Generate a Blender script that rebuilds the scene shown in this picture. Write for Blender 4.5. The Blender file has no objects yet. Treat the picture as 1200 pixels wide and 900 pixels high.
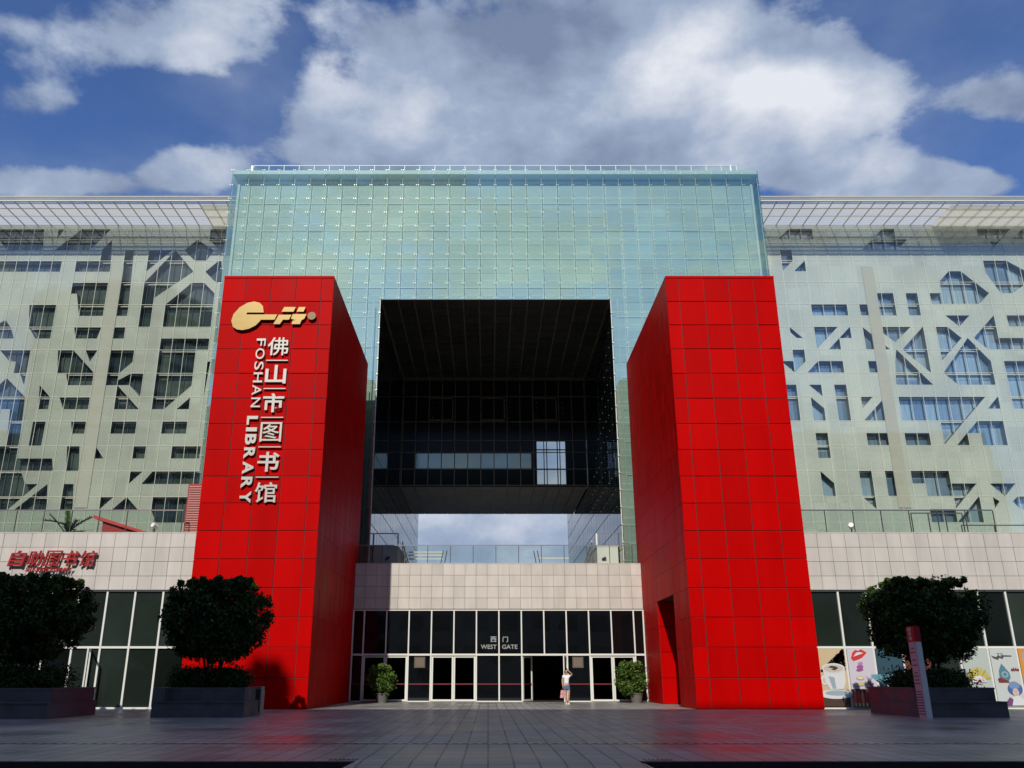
import bpy, bmesh, math, random
from mathutils import Vector, Matrix, Euler
from mathutils.geometry import delaunay_2d_cdt, intersect_line_line_2d
random.seed(7)
SC=bpy.context.scene
COL=SC.collection
LEFT_OPENINGS= [[(-37.84,33.01),(-33.25,33.01),(-33.03,31.25),(-35.65,31.25),(-36.53,32.13)],[(-32.16,33.01),(-31.72,33.01),(-32.16,32.13)],[(-30.41,33.01),(-28.23,33.01),(-29.54,31.25),(-32.16,31.25)],[(-28.02,32.13),(-27.79,29.49),(-30.41,29.49),(-30.41,30.37),(-28.66,30.37),(-28.66,31.25)],[(-37.84,30.37),(-31.49,30.37),(-31.5,29.49),(-37.84,29.49)],[(-30.41,28.61),(-27.79,28.61),(-27.79,25.96),(-29.54,25.96),(-29.97,27.72),(-30.41,27.72)],[(-26.91,31.25),(-26.27,31.25),(-26.04,25.96),(-26.91,25.96)],[(-25.17,31.25),(-23.42,31.25),(-25.17,29.49)],[(-23.19,31.25),(-21.67,29.49),(-24.29,27.37),(-24.29,26.84),(-24.29,25.08),(-25.17,25.08),(-25.17,28.61)],[(-21.67,32.13),(-20.36,31.25),(-20.8,30.37),(-21.67,30.37),(-22.54,31.25)],[(-20.8,33.01),(-19.48,33.01),(-19.69,31.25),(-19.92,31.25),(-20.8,32.13)],[(-19.92,30.37),(-19.69,30.37),(-19.48,28.61),(-19.92,28.61),(-20.8,29.49)],[(-21.67,28.61),(-20.8,28.61),(-19.92,27.72),(-19.92,25.08),(-23.42,25.08),(-23.42,26.84),(-22.54,27.72)],[(-34.78,25.64),(-34.34,25.08),(-33.91,24.2),(-35.88,24.2),(-35.65,25.08)],[(-33.27,26.84),(-31.28,26.84),(-31.28,24.2),(-32.39,24.2),(-33.03,25.08)],[(-29.74,25.08),(-27.79,25.08),(-28.0,24.2),(-29.54,24.2)],[(-26.91,25.08),(-26.04,25.08),(-26.04,24.2),(-26.91,24.2)],[(-35.65,23.32),(-32.59,23.32),(-32.59,20.67),(-33.03,21.56),(-33.47,21.56),(-33.47,22.44),(-33.91,22.44),(-34.78,23.32)],[(-30.62,23.32),(-29.54,23.32),(-27.79,21.56),(-27.79,20.67),(-29.54,20.67),(-29.76,21.56),(-30.41,21.56)],[(-28.66,23.32),(-27.79,23.32),(-28.23,22.44)],[(-26.91,23.32),(-25.17,23.32),(-25.17,22.44),(-26.04,21.56),(-26.04,20.67),(-26.91,20.67)],[(-25.17,21.56),(-24.29,21.56),(-24.29,19.79),(-25.17,20.67),(-25.38,20.67),(-26.04,20.67),(-26.04,21.03)],[(-26.04,20.67),(-24.29,18.91),(-26.04,18.91)],[(-23.42,24.2),(-19.92,24.2),(-19.92,23.32),(-20.8,23.32),(-20.8,20.67),(-22.54,18.91),(-23.42,18.91)],[(-20.8,19.79),(-20.8,18.91),(-21.67,18.91)],[(-19.92,22.44),(-19.69,22.44),(-19.92,19.25),(-19.92,18.91)],[(-35.65,20.13),(-34.34,20.67),(-33.91,21.22),(-32.36,19.79),(-32.16,16.27),(-32.16,15.39),(-29.75,15.39),(-29.54,14.51),(-31.72,14.51),(-31.28,13.62),(-30.41,13.62),(-31.28,12.74),(-32.16,11.86),(-34.34,11.86),(-34.78,16.27),(-33.03,16.27),(-33.24,18.91),(-35.65,18.91)],[(-29.76,13.62),(-29.54,11.86),(-31.72,11.86)],[(-31.49,20.67),(-30.61,19.79),(-30.61,18.91),(-31.28,18.91)],[(-31.49,18.03),(-30.62,18.03),(-30.65,16.27),(-31.5,16.27)],[(-29.97,19.79),(-27.79,19.79),(-27.79,18.91),(-29.54,18.91)],[(-28.87,18.03),(-27.79,18.03),(-27.79,17.15),(-28.66,17.15)],[(-28.86,16.27),(-28.01,16.27),(-27.79,14.51),(-28.66,14.51)],[(-28.66,13.62),(-28.01,13.62),(-27.79,11.86),(-28.66,11.86)],[(-26.91,16.27),(-26.25,15.39),(-26.91,15.39)],[(-26.04,18.03),(-24.29,18.03),(-24.29,17.15),(-26.04,17.15)],[(-22.54,18.03),(-20.8,18.03),(-20.8,17.15),(-22.54,17.15)],[(-24.29,16.27),(-23.42,16.27),(-23.42,15.39),(-24.29,15.39)],[(-21.67,16.27),(-19.69,16.27),(-19.7,15.39),(-21.67,15.39)],[(-24.29,14.51),(-23.42,14.51),(-24.29,13.62)],[(-22.76,14.51),(-19.48,14.51),(-19.48,13.62),(-23.42,13.62)],[(-26.04,12.74),(-25.17,12.74),(-26.04,11.86)],[(-24.29,12.74),(-23.42,11.86),(-25.17,11.86)],[(-22.54,12.74),(-19.92,12.74),(-19.92,10.98),(-22.11,10.98),(-22.54,11.86)],[(-19.92,18.03),(-19.92,17.15)]]
RIGHT_OPENINGS= [[(22.52,33.05),(24.27,33.05),(24.27,32.17),(21.65,32.17)],[(21.65,31.29),(22.52,31.29),(22.52,30.41),(21.65,29.53)],[(23.4,30.41),(23.4,29.53),(22.52,29.53)],[(29.51,33.05),(30.39,33.05),(30.39,32.17),(31.26,32.17),(30.39,31.29),(29.08,31.29),(27.77,31.29)],[(27.77,27.76),(29.51,27.76),(29.51,26.0),(26.89,26.0),(26.89,26.88),(27.77,26.88)],[(23.4,26.88),(26.02,26.88),(26.02,26.0),(23.4,26.0)],[(21.65,25.12),(22.52,24.24),(22.09,24.24),(21.65,24.73)],[(23.4,25.12),(25.14,25.12),(23.4,23.36)],[(26.02,25.12),(26.02,24.24),(25.14,24.24),(25.14,23.36),(24.27,23.36)],[(26.89,25.12),(28.64,23.36),(26.89,23.36)],[(27.77,25.12),(30.39,25.12),(29.08,23.92)],[(21.65,23.36),(22.52,23.36),(22.52,22.48),(21.65,21.6)],[(20.77,22.48),(21.65,22.48),(21.65,21.6)],[(23.4,22.48),(25.14,22.48),(25.14,21.6),(22.52,21.6)],[(26.89,22.48),(27.77,22.48),(27.77,21.6),(26.89,21.6)],[(20.77,20.71),(21.65,20.71),(21.65,18.07),(20.77,18.07)],[(22.52,20.71),(23.4,20.71),(23.4,19.83)],[(22.52,19.83),(23.4,18.95),(23.4,18.07),(22.52,18.07)],[(24.27,20.71),(25.14,20.71),(25.14,18.07),(24.27,18.07)],[(26.02,19.83),(26.89,19.83),(26.02,18.95)],[(27.77,19.83),(27.77,18.07),(26.02,18.07)],[(28.64,19.83),(34.76,19.83),(31.26,16.31),(31.26,18.07),(28.64,18.07)],[(35.63,19.83),(35.63,18.95),(34.76,18.95)],[(33.88,18.07),(35.63,18.07),(35.63,16.31),(33.88,16.31),(33.88,17.19),(33.01,17.19)],[(33.01,17.19),(33.01,16.31),(32.14,16.31)],[(26.02,17.19),(27.77,17.19),(27.77,16.31),(26.02,16.31)],[(28.64,17.19),(30.39,17.19),(30.39,16.31),(28.64,16.31)],[(22.52,17.19),(23.4,17.19),(23.4,15.43),(22.52,15.43)],[(22.52,14.55),(23.4,13.66),(23.4,12.78),(22.52,12.78)],[(25.14,14.55),(26.02,14.55),(26.02,11.9),(25.14,12.78)],[(26.89,14.55),(27.77,14.55),(27.77,12.78),(26.89,12.78)],[(28.64,14.55),(31.26,14.55),(31.26,13.66),(33.01,13.66),(31.26,11.9),(31.26,12.78),(29.51,12.78),(29.51,13.66),(28.64,13.66)],[(33.88,13.66),(35.63,13.66),(34.76,12.78)],[(33.88,12.78),(34.32,12.44),(33.88,11.9)],[(35.2,12.44),(35.63,12.78),(36.94,12.78),(36.94,11.9),(35.63,11.9)],[(33.01,12.78),(33.01,11.02),(31.26,11.02)],[(29.51,11.9),(31.26,11.9),(31.26,11.02),(29.51,11.02)],[(36.51,30.41),(38.25,30.41),(39.56,29.53),(39.56,28.65),(38.25,27.76),(37.38,27.76),(36.51,29.53)],[(35.63,29.53),(36.51,29.53),(36.27,29.53)],[(33.88,29.53),(34.76,29.53),(36.51,27.76),(35.63,26.88),(32.14,26.88),(32.14,27.76),(33.01,27.76),(33.01,28.65)],[(36.51,33.05),(39.13,33.05),(37.38,31.29),(37.38,32.17),(36.51,32.17)],[(40.0,33.05),(42.62,33.05),(42.19,32.17),(39.13,32.17)],[(30.39,27.76),(31.26,27.76),(31.26,26.0),(30.39,26.0)],[(33.01,26.0),(34.76,26.0),(33.88,25.12)],[(32.14,25.12),(33.01,25.12),(33.88,24.24),(32.14,22.48)],[(31.26,25.12),(31.26,21.6),(29.51,23.36)],[(29.08,23.36),(31.26,20.71),(28.64,20.71),(28.87,22.48)],[(36.51,26.0),(36.51,24.24),(40.88,24.24),(40.44,23.36),(35.63,23.36),(34.76,24.24)],[(34.32,24.24),(35.63,22.48),(35.63,20.71),(33.01,20.71),(32.14,21.6)],[(37.38,26.0),(40.44,26.0),(40.0,25.12),(37.38,25.12)],[(36.51,22.48),(40.44,22.48),(39.56,18.95),(36.51,18.95)]]
LOGO= [[(-10.768,17.833),(-10.841,18.168),(-11.017,18.344),(-11.28,18.414),(-11.595,18.344),(-11.957,18.098),(-12.213,17.75),(-12.288,17.403),(-12.181,17.093),(-11.978,16.956),(-11.72,16.921),(-11.409,16.99),(-11.106,17.162),(-10.933,17.369),(-10.877,17.459),(-10.226,17.459),(-10.12,17.729),(-11.616,17.729),(-11.561,17.833)],[(-9.811,18.119),(-9.253,18.119),(-9.344,17.875),(-9.92,17.875)],[(-10.035,17.715),(-9.428,17.715),(-9.537,17.459),(-9.824,17.459),(-9.953,17.231),(-10.265,17.231)],[(-9.105,18.119),(-8.784,18.119),(-8.864,17.875),(-9.197,17.875)],[(-9.367,17.75),(-8.714,17.75),(-8.806,17.507),(-8.929,17.438),(-8.997,17.231),(-9.392,17.231),(-9.354,17.403),(-9.216,17.438),(-9.445,17.507)]]
CLOUDS=[
(0.277,0.842,0.146,0.122),
(0.390,0.770,0.202,0.117),
(0.513,0.798,0.084,0.089),
(0.034,0.842,0.170,0.170),
(-0.145,0.770,0.107,0.133),
(0.033,0.714,0.351,0.085),
(-0.418,0.872,0.159,0.092),
(-0.628,0.887,0.147,0.093),
(-0.604,0.742,0.106,0.071),
(-0.405,0.653,0.081,0.040),
(-0.540,0.626,0.171,0.029),
(-0.321,0.742,0.071,0.071),
(0.469,0.646,0.103,0.040),
(0.615,0.626,0.069,0.018),
(0.700,0.902,0.074,0.031),
(0.732,0.756,0.071,0.036),
(0.003,0.164,0.298,0.061),
]
EXPO=0.0
_C=CLOUDS
# (x/y, z/y, half width, half height, weight)
COVER=[(a,b,c,d,w) for (a,b,c,d),w in zip(_C,[1,1,.8,1.1,1.0,1.1,.8,.5,.35,1.1,.9,.1,.9,1.1,.3,.35,1.5])]+[(0,.27,.3,.08,1.1),(.60,.63,.12,.035,1.2),(.73,.76,.09,.03,.7),(-.62,.76,.1,.04,.4)]+[(-.46,.76,.08,.05,-.6),(-.35,.74,.07,.05,-.5),(-.28,.86,.03,.08,-.5),(.60,.86,.08,.06,-.35),(.7,.68,.07,.03,-.3),(.72,.80,.06,.05,.35),(-.2,.80,.04,.06,-.7)]
LIGHT=[(.28,.85,.09,.10,.9),(.38,.80,.08,.05,.7),(.45,.755,.14,.07,1.15),(-.14,.74,.11,.09,.6),(.2,.78,.09,.07,.5),(-.39,.655,.10,.05,.6),(-.40,.86,.14,.09,.45),(.49,.66,.1,.04,.5),(.06,.86,.14,.12,-.3),(.05,.7,.25,.06,.25),(0,.18,.3,.1,.8)]
# ---------------------------------------------------------------- materials
MATS={}
def newmat(name):
    m=bpy.data.materials.new(name); m.use_nodes=True
    nt=m.node_tree; b=nt.nodes['Principled BSDF']
    MATS[name]=m
    return m,nt,b
def mat(name,col,rough=.5,metal=0,spec=.5,coat=0,noise=0,nscale=3,bump=0,bscale=20,shade=0,ior=None,trans=0,stretch=None):
    m,nt,b=newmat(name)
    N=nt.nodes; L=nt.links
    b.inputs['Base Color'].default_value=(*col,1)
    b.inputs['Roughness'].default_value=rough
    b.inputs['Metallic'].default_value=metal
    b.inputs['Specular IOR Level'].default_value=spec
    b.inputs['Coat Weight'].default_value=coat
    b.inputs['Coat Roughness'].default_value=.06
    if ior: b.inputs['IOR'].default_value=ior
    if trans: b.inputs['Transmission Weight'].default_value=trans
    tc=N.new('ShaderNodeTexCoord')
    src=tc.outputs['Object']
    if stretch:
        mp=N.new('ShaderNodeMapping'); mp.inputs['Scale'].default_value=stretch
        L.new(src,mp.inputs['Vector']); src=mp.outputs[0]
    fac=None
    if noise:
        n=N.new('ShaderNodeTexNoise'); n.inputs['Scale'].default_value=nscale; n.inputs['Detail'].default_value=6
        L.new(src,n.inputs['Vector'])
        mr=N.new('ShaderNodeMapRange'); mr.inputs[1].default_value=.25; mr.inputs[2].default_value=.75
        mr.inputs[3].default_value=1-noise; mr.inputs[4].default_value=1+noise
        L.new(n.outputs['Fac'],mr.inputs[0]); fac=mr.outputs[0]
        rr=N.new('ShaderNodeMapRange'); rr.inputs[1].default_value=.3; rr.inputs[2].default_value=.7
        rr.inputs[3].default_value=max(.02,rough*(1-noise)); rr.inputs[4].default_value=min(1,rough*(1+noise*1.5))
        L.new(n.outputs['Fac'],rr.inputs[0]); L.new(rr.outputs[0],b.inputs['Roughness'])
    if shade:
        at=N.new('ShaderNodeAttribute'); at.attribute_name='shade'
        mr=N.new('ShaderNodeMapRange'); mr.inputs[3].default_value=1-shade; mr.inputs[4].default_value=1+shade
        L.new(at.outputs['Fac'],mr.inputs[0])
        if fac:
            mm=N.new('ShaderNodeMath'); mm.operation='MULTIPLY'; L.new(fac,mm.inputs[0]); L.new(mr.outputs[0],mm.inputs[1]); fac=mm.outputs[0]
        else: fac=mr.outputs[0]
    if fac:
        vm=N.new('ShaderNodeVectorMath'); vm.operation='SCALE'; vm.inputs[0].default_value=col
        L.new(fac,vm.inputs['Scale']); L.new(vm.outputs[0],b.inputs['Base Color'])
    if bump:
        n2=N.new('ShaderNodeTexNoise'); n2.inputs['Scale'].default_value=bscale; n2.inputs['Detail'].default_value=4
        L.new(src,n2.inputs['Vector'])
        bp=N.new('ShaderNodeBump'); bp.inputs['Strength'].default_value=bump; bp.inputs['Distance'].default_value=.02
        L.new(n2.outputs['Fac'],bp.inputs['Height']); L.new(bp.outputs[0],b.inputs['Normal'])
    return m
RED=mat('red_panel',(.46,.0,.0),.48,spec=.04,noise=.09,nscale=1.1,shade=.1,stretch=(1,1,.2))
REDJ=mat('red_joint',(.05,.004,.004),.7)
TILE=mat('fascia_tile',(.52,.48,.43),.5,noise=.1,nscale=2.2,shade=.07,stretch=(1,1,.22))
TILEJ=mat('tile_joint',(.16,.15,.135),.9)
WHITEM=mat('white_frame',(.7,.7,.64),.35,spec=.5)
STEEL=mat('steel',(.62,.62,.6),.28,metal=1)
DARKM=mat('dark_metal',(.05,.05,.05),.4)
DGLASS=mat('dark_glass',(.004,.005,.006),.03,spec=.5,noise=.3,nscale=.4)
SGLASS=mat('shop_glass',(.014,.02,.016),.04,spec=.5,noise=.4,nscale=.35,shade=.85)
INTER=mat('interior_dark',(.006,.006,.006),.8)  # near-black colour puts the unlit room's shade into its surfaces
GOLD=mat('gold_metal',(.24,.165,.055),.4,metal=.55,noise=.1,nscale=4)
SILV=mat('silver_letter',(.43,.41,.37),.5,metal=.3,noise=.06,nscale=5)
GRAN=mat('granite',(.075,.08,.085),.55,noise=.3,nscale=2.2,bump=.2,bscale=60,shade=.12)
GRANJ=mat('granite_joint',(.03,.03,.03),.9)
LEAF=mat('leaf',(.022,.05,.007),.6,shade=.5,spec=.25)
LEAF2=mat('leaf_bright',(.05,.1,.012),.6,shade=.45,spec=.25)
BARK=mat('bark',(.07,.05,.035),.9,noise=.3,nscale=8,bump=.5)
SOIL=mat('soil',(.03,.022,.015),.95)
CONC=mat('terrace_concrete',(.32,.31,.29),.8,noise=.15,nscale=1)
BACKW=mat('body_wall',(.16,.17,.15),.8)
OPP=mat('opposite_wall',(.42,.41,.39),.7,noise=.12,nscale=.2)
OPPG=mat('opposite_glass',(.03,.035,.04),.08)
WBOX=mat('white_box',(.62,.61,.54),.6,noise=.06,nscale=2)
PBOX=mat('louvre_red',(.5,.04,.03),.45)
STRIP=mat('service_beige',(.44,.43,.365),.65,noise=.08,nscale=2,stretch=(1,1,14))
# perforated metal screen
def screen_mat(name,col):
    m,nt,b=newmat(name); N=nt.nodes; L=nt.links
    tc=N.new('ShaderNodeTexCoord')
    mp=N.new('ShaderNodeMapping'); mp.inputs['Rotation'].default_value=(0,math.radians(38),0); mp.inputs['Scale'].default_value=(1,1,1)
    L.new(tc.outputs['Object'],mp.inputs[0])
    wv=N.new('ShaderNodeTexWave'); wv.inputs['Scale'].default_value=1.7; wv.bands_direction='X'; wv.inputs['Distortion'].default_value=.6; wv.inputs['Detail Scale'].default_value=3
    L.new(mp.outputs[0],wv.inputs['Vector'])
    vo=N.new('ShaderNodeTexVoronoi'); vo.inputs['Scale'].default_value=7
    L.new(mp.outputs[0],vo.inputs['Vector'])
    # per-panel tone: snap to facade module
    sn=N.new('ShaderNodeVectorMath'); sn.operation='SNAP'; sn.inputs[1].default_value=(.875,50,1.7625)
    L.new(tc.outputs['Object'],sn.inputs[0])
    wn=N.new('ShaderNodeTexWhiteNoise'); L.new(sn.outputs[0],wn.inputs['Vector'])
    def mr(o,a,c,lo=0,hi=1):
        q=N.new('ShaderNodeMapRange'); q.inputs[1].default_value=lo; q.inputs[2].default_value=hi; q.inputs[3].default_value=a; q.inputs[4].default_value=c; L.new(o,q.inputs[0]); return q.outputs[0]
    def mul(a,c):
        q=N.new('ShaderNodeMath'); q.operation='MULTIPLY'; L.new(a,q.inputs[0]); L.new(c,q.inputs[1]); return q.outputs[0]
    nz=N.new('ShaderNodeTexNoise'); nz.inputs['Scale'].default_value=.15; nz.inputs['Detail'].default_value=4
    L.new(tc.outputs['Object'],nz.inputs['Vector'])
    f=mul(mul(mr(wv.outputs['Fac'],.93,1.05),mr(vo.outputs['Distance'],.94,1.04,0,.6)),mul(mr(wn.outputs['Value'],.92,1.06),mr(nz.outputs['Fac'],.88,1.12,.3,.7)))
    vm=N.new('ShaderNodeVectorMath'); vm.operation='SCALE'; vm.inputs[0].default_value=col
    L.new(f,vm.inputs['Scale']); L.new(vm.outputs[0],b.inputs['Base Color'])
    b.inputs['Roughness'].default_value=.45
    b.inputs['Coat Weight'].default_value=.5; b.inputs['Coat Roughness'].default_value=.04
    return m
SCR_L=screen_mat('perforated_screen',(.385,.405,.345))
SCR_R=screen_mat('perforated_screen_pale',(.49,.52,.47))
def perf(nm,op):
    m,nt,b=newmat(nm); N=nt.nodes; L=nt.links
    b.inputs['Base Color'].default_value=(.6,.58,.5,1); out=N['Material Output']
    t=N.new('ShaderNodeBsdfTranslucent'); t.inputs[0].default_value=(.92,.88,.74,1)
    m1=N.new('ShaderNodeMixShader'); m1.inputs[0].default_value=.8; L.new(b.outputs[0],m1.inputs[1]); L.new(t.outputs[0],m1.inputs[2])
    # fine perforation: part of the sheet is open
    tr_=N.new('ShaderNodeBsdfTransparent'); m2=N.new('ShaderNodeMixShader'); m2.inputs[0].default_value=op
    L.new(m1.outputs[0],m2.inputs[1]); L.new(tr_.outputs[0],m2.inputs[2]); L.new(m2.outputs[0],out.inputs['Surface']); return m
PERF=perf('perforated_sheet',.3); PERF2=perf('perforated_fascia',.5)
RAILM=mat('facade_rail',(.68,.67,.58),.5)
REVEAL=mat('window_reveal',(.1,.13,.115),.6)
def win_glass(name,base,curtain_sky,amt):
    m,nt,b=newmat(name); N=nt.nodes; L=nt.links
    tc=N.new('ShaderNodeTexCoord')
    sn=N.new('ShaderNodeVectorMath'); sn.operation='SNAP'; sn.inputs[1].default_value=(.875,50,1.7625)
    L.new(tc.outputs['Object'],sn.inputs[0])
    wn=N.new('ShaderNodeTexWhiteNoise'); L.new(sn.outputs[0],wn.inputs['Vector'])
    cr=N.new('ShaderNodeValToRGB'); cr.color_ramp.interpolation='CONSTANT'
    cr.color_ramp.elements[0].color=(*base,1); e=cr.color_ramp.elements[1]; e.position=1-amt; e.color=(*curtain_sky,1)
    k=cr.color_ramp.elements.new(.25); k.color=tuple((a*.7+c*.3) for a,c in zip(base,curtain_sky))+(1,)
    L.new(wn.outputs['Value'],cr.inputs[0])
    wv=N.new('ShaderNodeTexNoise'); wv.inputs['Scale'].default_value=2.; mp=N.new('ShaderNodeMapping'); mp.inputs['Scale'].default_value=(4,1,.25)
    L.new(tc.outputs['Object'],mp.inputs[0]); L.new(mp.outputs[0],wv.inputs['Vector'])
    q=N.new('ShaderNodeMapRange'); q.inputs[3].default_value=.5; q.inputs[4].default_value=1.5; L.new(wv.outputs['Fac'],q.inputs[0])
    vm=N.new('ShaderNodeVectorMath'); vm.operation='SCALE'; L.new(cr.outputs[0],vm.inputs[0]); L.new(q.outputs[0],vm.inputs['Scale'])
    L.new(vm.outputs[0],b.inputs['Base Color'])
    b.inputs['Roughness'].default_value=.02; b.inputs['IOR'].default_value=1.9
    return m
WG_L=win_glass('window_glass_left',(.014,.026,.026),(.075,.1,.08),.45)
WG_R=win_glass('window_glass_right',(.12,.2,.28),(.3,.42,.5),.4); WG_R.node_tree.nodes['Principled BSDF'].inputs['IOR'].default_value=3.0  # right panes: sky reflection is painted into the blue base colours
def clear_glass(name,tint,refl,rough=.02,gt=(1,1,1)):
    m=bpy.data.materials.new(name); m.use_nodes=True; nt=m.node_tree; N=nt.nodes; L=nt.links
    N.remove(N['Principled BSDF']); out=N['Material Output']
    t=N.new('ShaderNodeBsdfTransparent'); t.inputs[0].default_value=(*tint,1)
    g=N.new('ShaderNodeBsdfGlossy'); g.inputs['Roughness'].default_value=rough; g.inputs[0].default_value=(*gt,1)
    fr=N.new('ShaderNodeFresnel'); fr.inputs['IOR'].default_value=1.5
    ad=N.new('ShaderNodeMath'); ad.operation='ADD'; ad.inputs[1].default_value=refl; ad.use_clamp=True
    L.new(fr.outputs[0],ad.inputs[0])
    mx=N.new('ShaderNodeMixShader'); L.new(ad.outputs[0],mx.inputs[0]); L.new(t.outputs[0],mx.inputs[1]); L.new(g.outputs[0],mx.inputs[2]); L.new(mx.outputs[0],out.inputs['Surface'])
    MATS[name]=m
    return m
SKIN=clear_glass('green_skin_glass',(.86,.94,.9),.27,.02,(.78,.98,.88))
RAILG=clear_glass('railing_glass',(.82,.9,.86),.03)
CLEARG=clear_glass('clear_glass',(.75,.8,.8),.05)
TINTG=clear_glass('tinted_glass',(.3,.36,.32),.04)
VEIL=clear_glass('facade_glass',(.95,.98,.96),.09,.03,(.95,1,.98))
INW=mat('inner_wall_teal',(.44,.55,.505),.5,noise=.12,nscale=.35,shade=.1)
INM=mat('inner_mullion',(.6,.68,.6),.5)
INF=mat('inner_window_frame',(.6,.62,.5),.5)
FITD=mat('side_fitting',(.25,.27,.22),.5)
FIT=mat('glass_fitting',(.7,.67,.6),.35,metal=.3)
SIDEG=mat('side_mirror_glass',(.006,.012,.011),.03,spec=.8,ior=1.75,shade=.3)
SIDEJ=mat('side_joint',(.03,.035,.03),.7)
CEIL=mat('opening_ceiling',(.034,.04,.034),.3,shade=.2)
CEILJ=mat('ceiling_joint',(.11,.105,.08),.6)
BRID=mat('bridge_glass',(.014,.02,.018),.12,spec=.1,shade=.4)
BRIDM=mat('bridge_mullion',(.2,.19,.14),.5)
UND=mat('bridge_underside',(.14,.125,.08),.5,shade=.1)
# ---------------------------------------------------------------- mesh helpers
class MB:
    def __init__(s): s.v=[]; s.f=[]; s.m=[]; s.sh=[]; s.mats=[]
    def mi(s,m):
        if m not in s.mats: s.mats.append(m)
        return s.mats.index(m)
    def face(s,pts,m,sh=.5):
        n=len(s.v); s.v+= [tuple(p) for p in pts]; s.f.append(tuple(range(n,n+len(pts)))); s.m.append(s.mi(m)); s.sh.append(sh)
    def box(s,x0,x1,y0,y1,z0,z1,m,sh=.5):
        n=len(s.v)
        s.v+=[(x0,y0,z0),(x1,y0,z0),(x1,y1,z0),(x0,y1,z0),(x0,y0,z1),(x1,y0,z1),(x1,y1,z1),(x0,y1,z1)]
        for q in ((0,3,2,1),(4,5,6,7),(0,1,5,4),(1,2,6,5),(2,3,7,6),(3,0,4,7)):
            s.f.append(tuple(n+i for i in q)); s.m.append(s.mi(m)); s.sh.append(sh)
        return s
    def xf(s,M,start=0):
        s.v[start:]=[tuple(M@Vector(p)) for p in s.v[start:]]; return s
    def obox(s,c,size,rot,m,sh=.5):
        k=len(s.v); a,b,d=[q/2 for q in size]; s.box(-a,a,-b,b,-d,d,m,sh)
        s.xf(Matrix.Translation(c)@Euler(rot).to_matrix().to_4x4(),k); return s
    def tube(s,p0,p1,r,m,n=8,r1=None,sh=.5):
        p0=Vector(p0);p1=Vector(p1);r1=r if r1 is None else r1
        d=(p1-p0); q=d.to_track_quat('Z','Y').to_matrix(); k=len(s.v)
        for j,(p,rr) in enumerate(((p0,r),(p1,r1))):
            for i in range(n):
                a=2*math.pi*i/n; s.v.append(tuple(p+q@Vector((math.cos(a)*rr,math.sin(a)*rr,0))))
        for i in range(n):
            j=(i+1)%n; s.f.append((k+i,k+j,k+n+j,k+n+i)); s.m.append(s.mi(m)); s.sh.append(sh)
        s.f.append(tuple(k+i for i in reversed(range(n)))); s.m.append(s.mi(m)); s.sh.append(sh)
        s.f.append(tuple(k+n+i for i in range(n))); s.m.append(s.mi(m)); s.sh.append(sh)
        return s
    def prism(s,poly,y0,y1,m,back=True,sh=.5):
        """polygon in XZ extruded from y0 (front) to y1"""
        a=sum(poly[i][0]*poly[(i+1)%len(poly)][1]-poly[(i+1)%len(poly)][0]*poly[i][1] for i in range(len(poly)))
        if a<0: poly=poly[::-1]
        n=len(poly); s.face([(x,y0,z) for x,z in poly],m,sh)
        if back: s.face([(x,y1,z) for x,z in reversed(poly)],m,sh)
        for i in range(n):
            (x0,z0),(x1,z1)=poly[i],poly[(i+1)%n]
            s.face([(x1,y0,z1),(x0,y0,z0),(x0,y1,z0),(x1,y1,z1)],m,sh)
        return s
    def lathe(s,prof,c,m,n=20,sh=.5):
        k=len(s.v); c=Vector(c)
        for r,z in prof:
            for i in range(n):
                a=2*math.pi*i/n; s.v.append((c.x+r*math.cos(a),c.y+r*math.sin(a),c.z+z))
        for j in range(len(prof)-1):
            for i in range(n):
                i2=(i+1)%n; s.f.append((k+j*n+i,k+j*n+i2,k+(j+1)*n+i2,k+(j+1)*n+i)); s.m.append(s.mi(m)); s.sh.append(sh)
        s.f.append(tuple(k+i for i in reversed(range(n)))); s.m.append(s.mi(m)); s.sh.append(sh)
        s.f.append(tuple(k+(len(prof)-1)*n+i for i in range(n))); s.m.append(s.mi(m)); s.sh.append(sh)
        return s
    def build(s,name,parent=None,smooth=False):
        me=bpy.data.meshes.new(name); me.from_pydata(s.v,[],s.f)
        for m in s.mats: me.materials.append(m)
        me.polygons.foreach_set('material_index',s.m)
        at=me.attributes.new('shade','FLOAT','FACE'); at.data.foreach_set('value',s.sh)
        if smooth: me.polygons.foreach_set('use_smooth',[True]*len(s.f))
        me.update()
        o=bpy.data.objects.new(name,me); COL.objects.link(o)
        if parent: setparent(o,parent)
        return o
def setparent(o,p):
    o.parent=p
    l=Vector((0,0,0)); q=p
    while q: l+=q.location; q=q.parent
    if not o.get('_rel'): o.matrix_parent_inverse=Matrix.Translation(-l)
def tag(o,label=None,cat=None,group=None,kind=None):
    if label: o['label']=label
    if cat: o['category']=cat
    if group: o['group']=group
    if kind: o['kind']=kind
    return o
def thing(name,label,cat,loc=(0,0,0),group=None):
    o=bpy.data.objects.new(name,None); o.empty_display_size=.3; COL.objects.link(o); o.location=loc
    return tag(o,label,cat,group)
def frange(a,b,st):
    out=[];x=a
    while x<b+1e-6: out.append(x); x+=st
    return out
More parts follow.
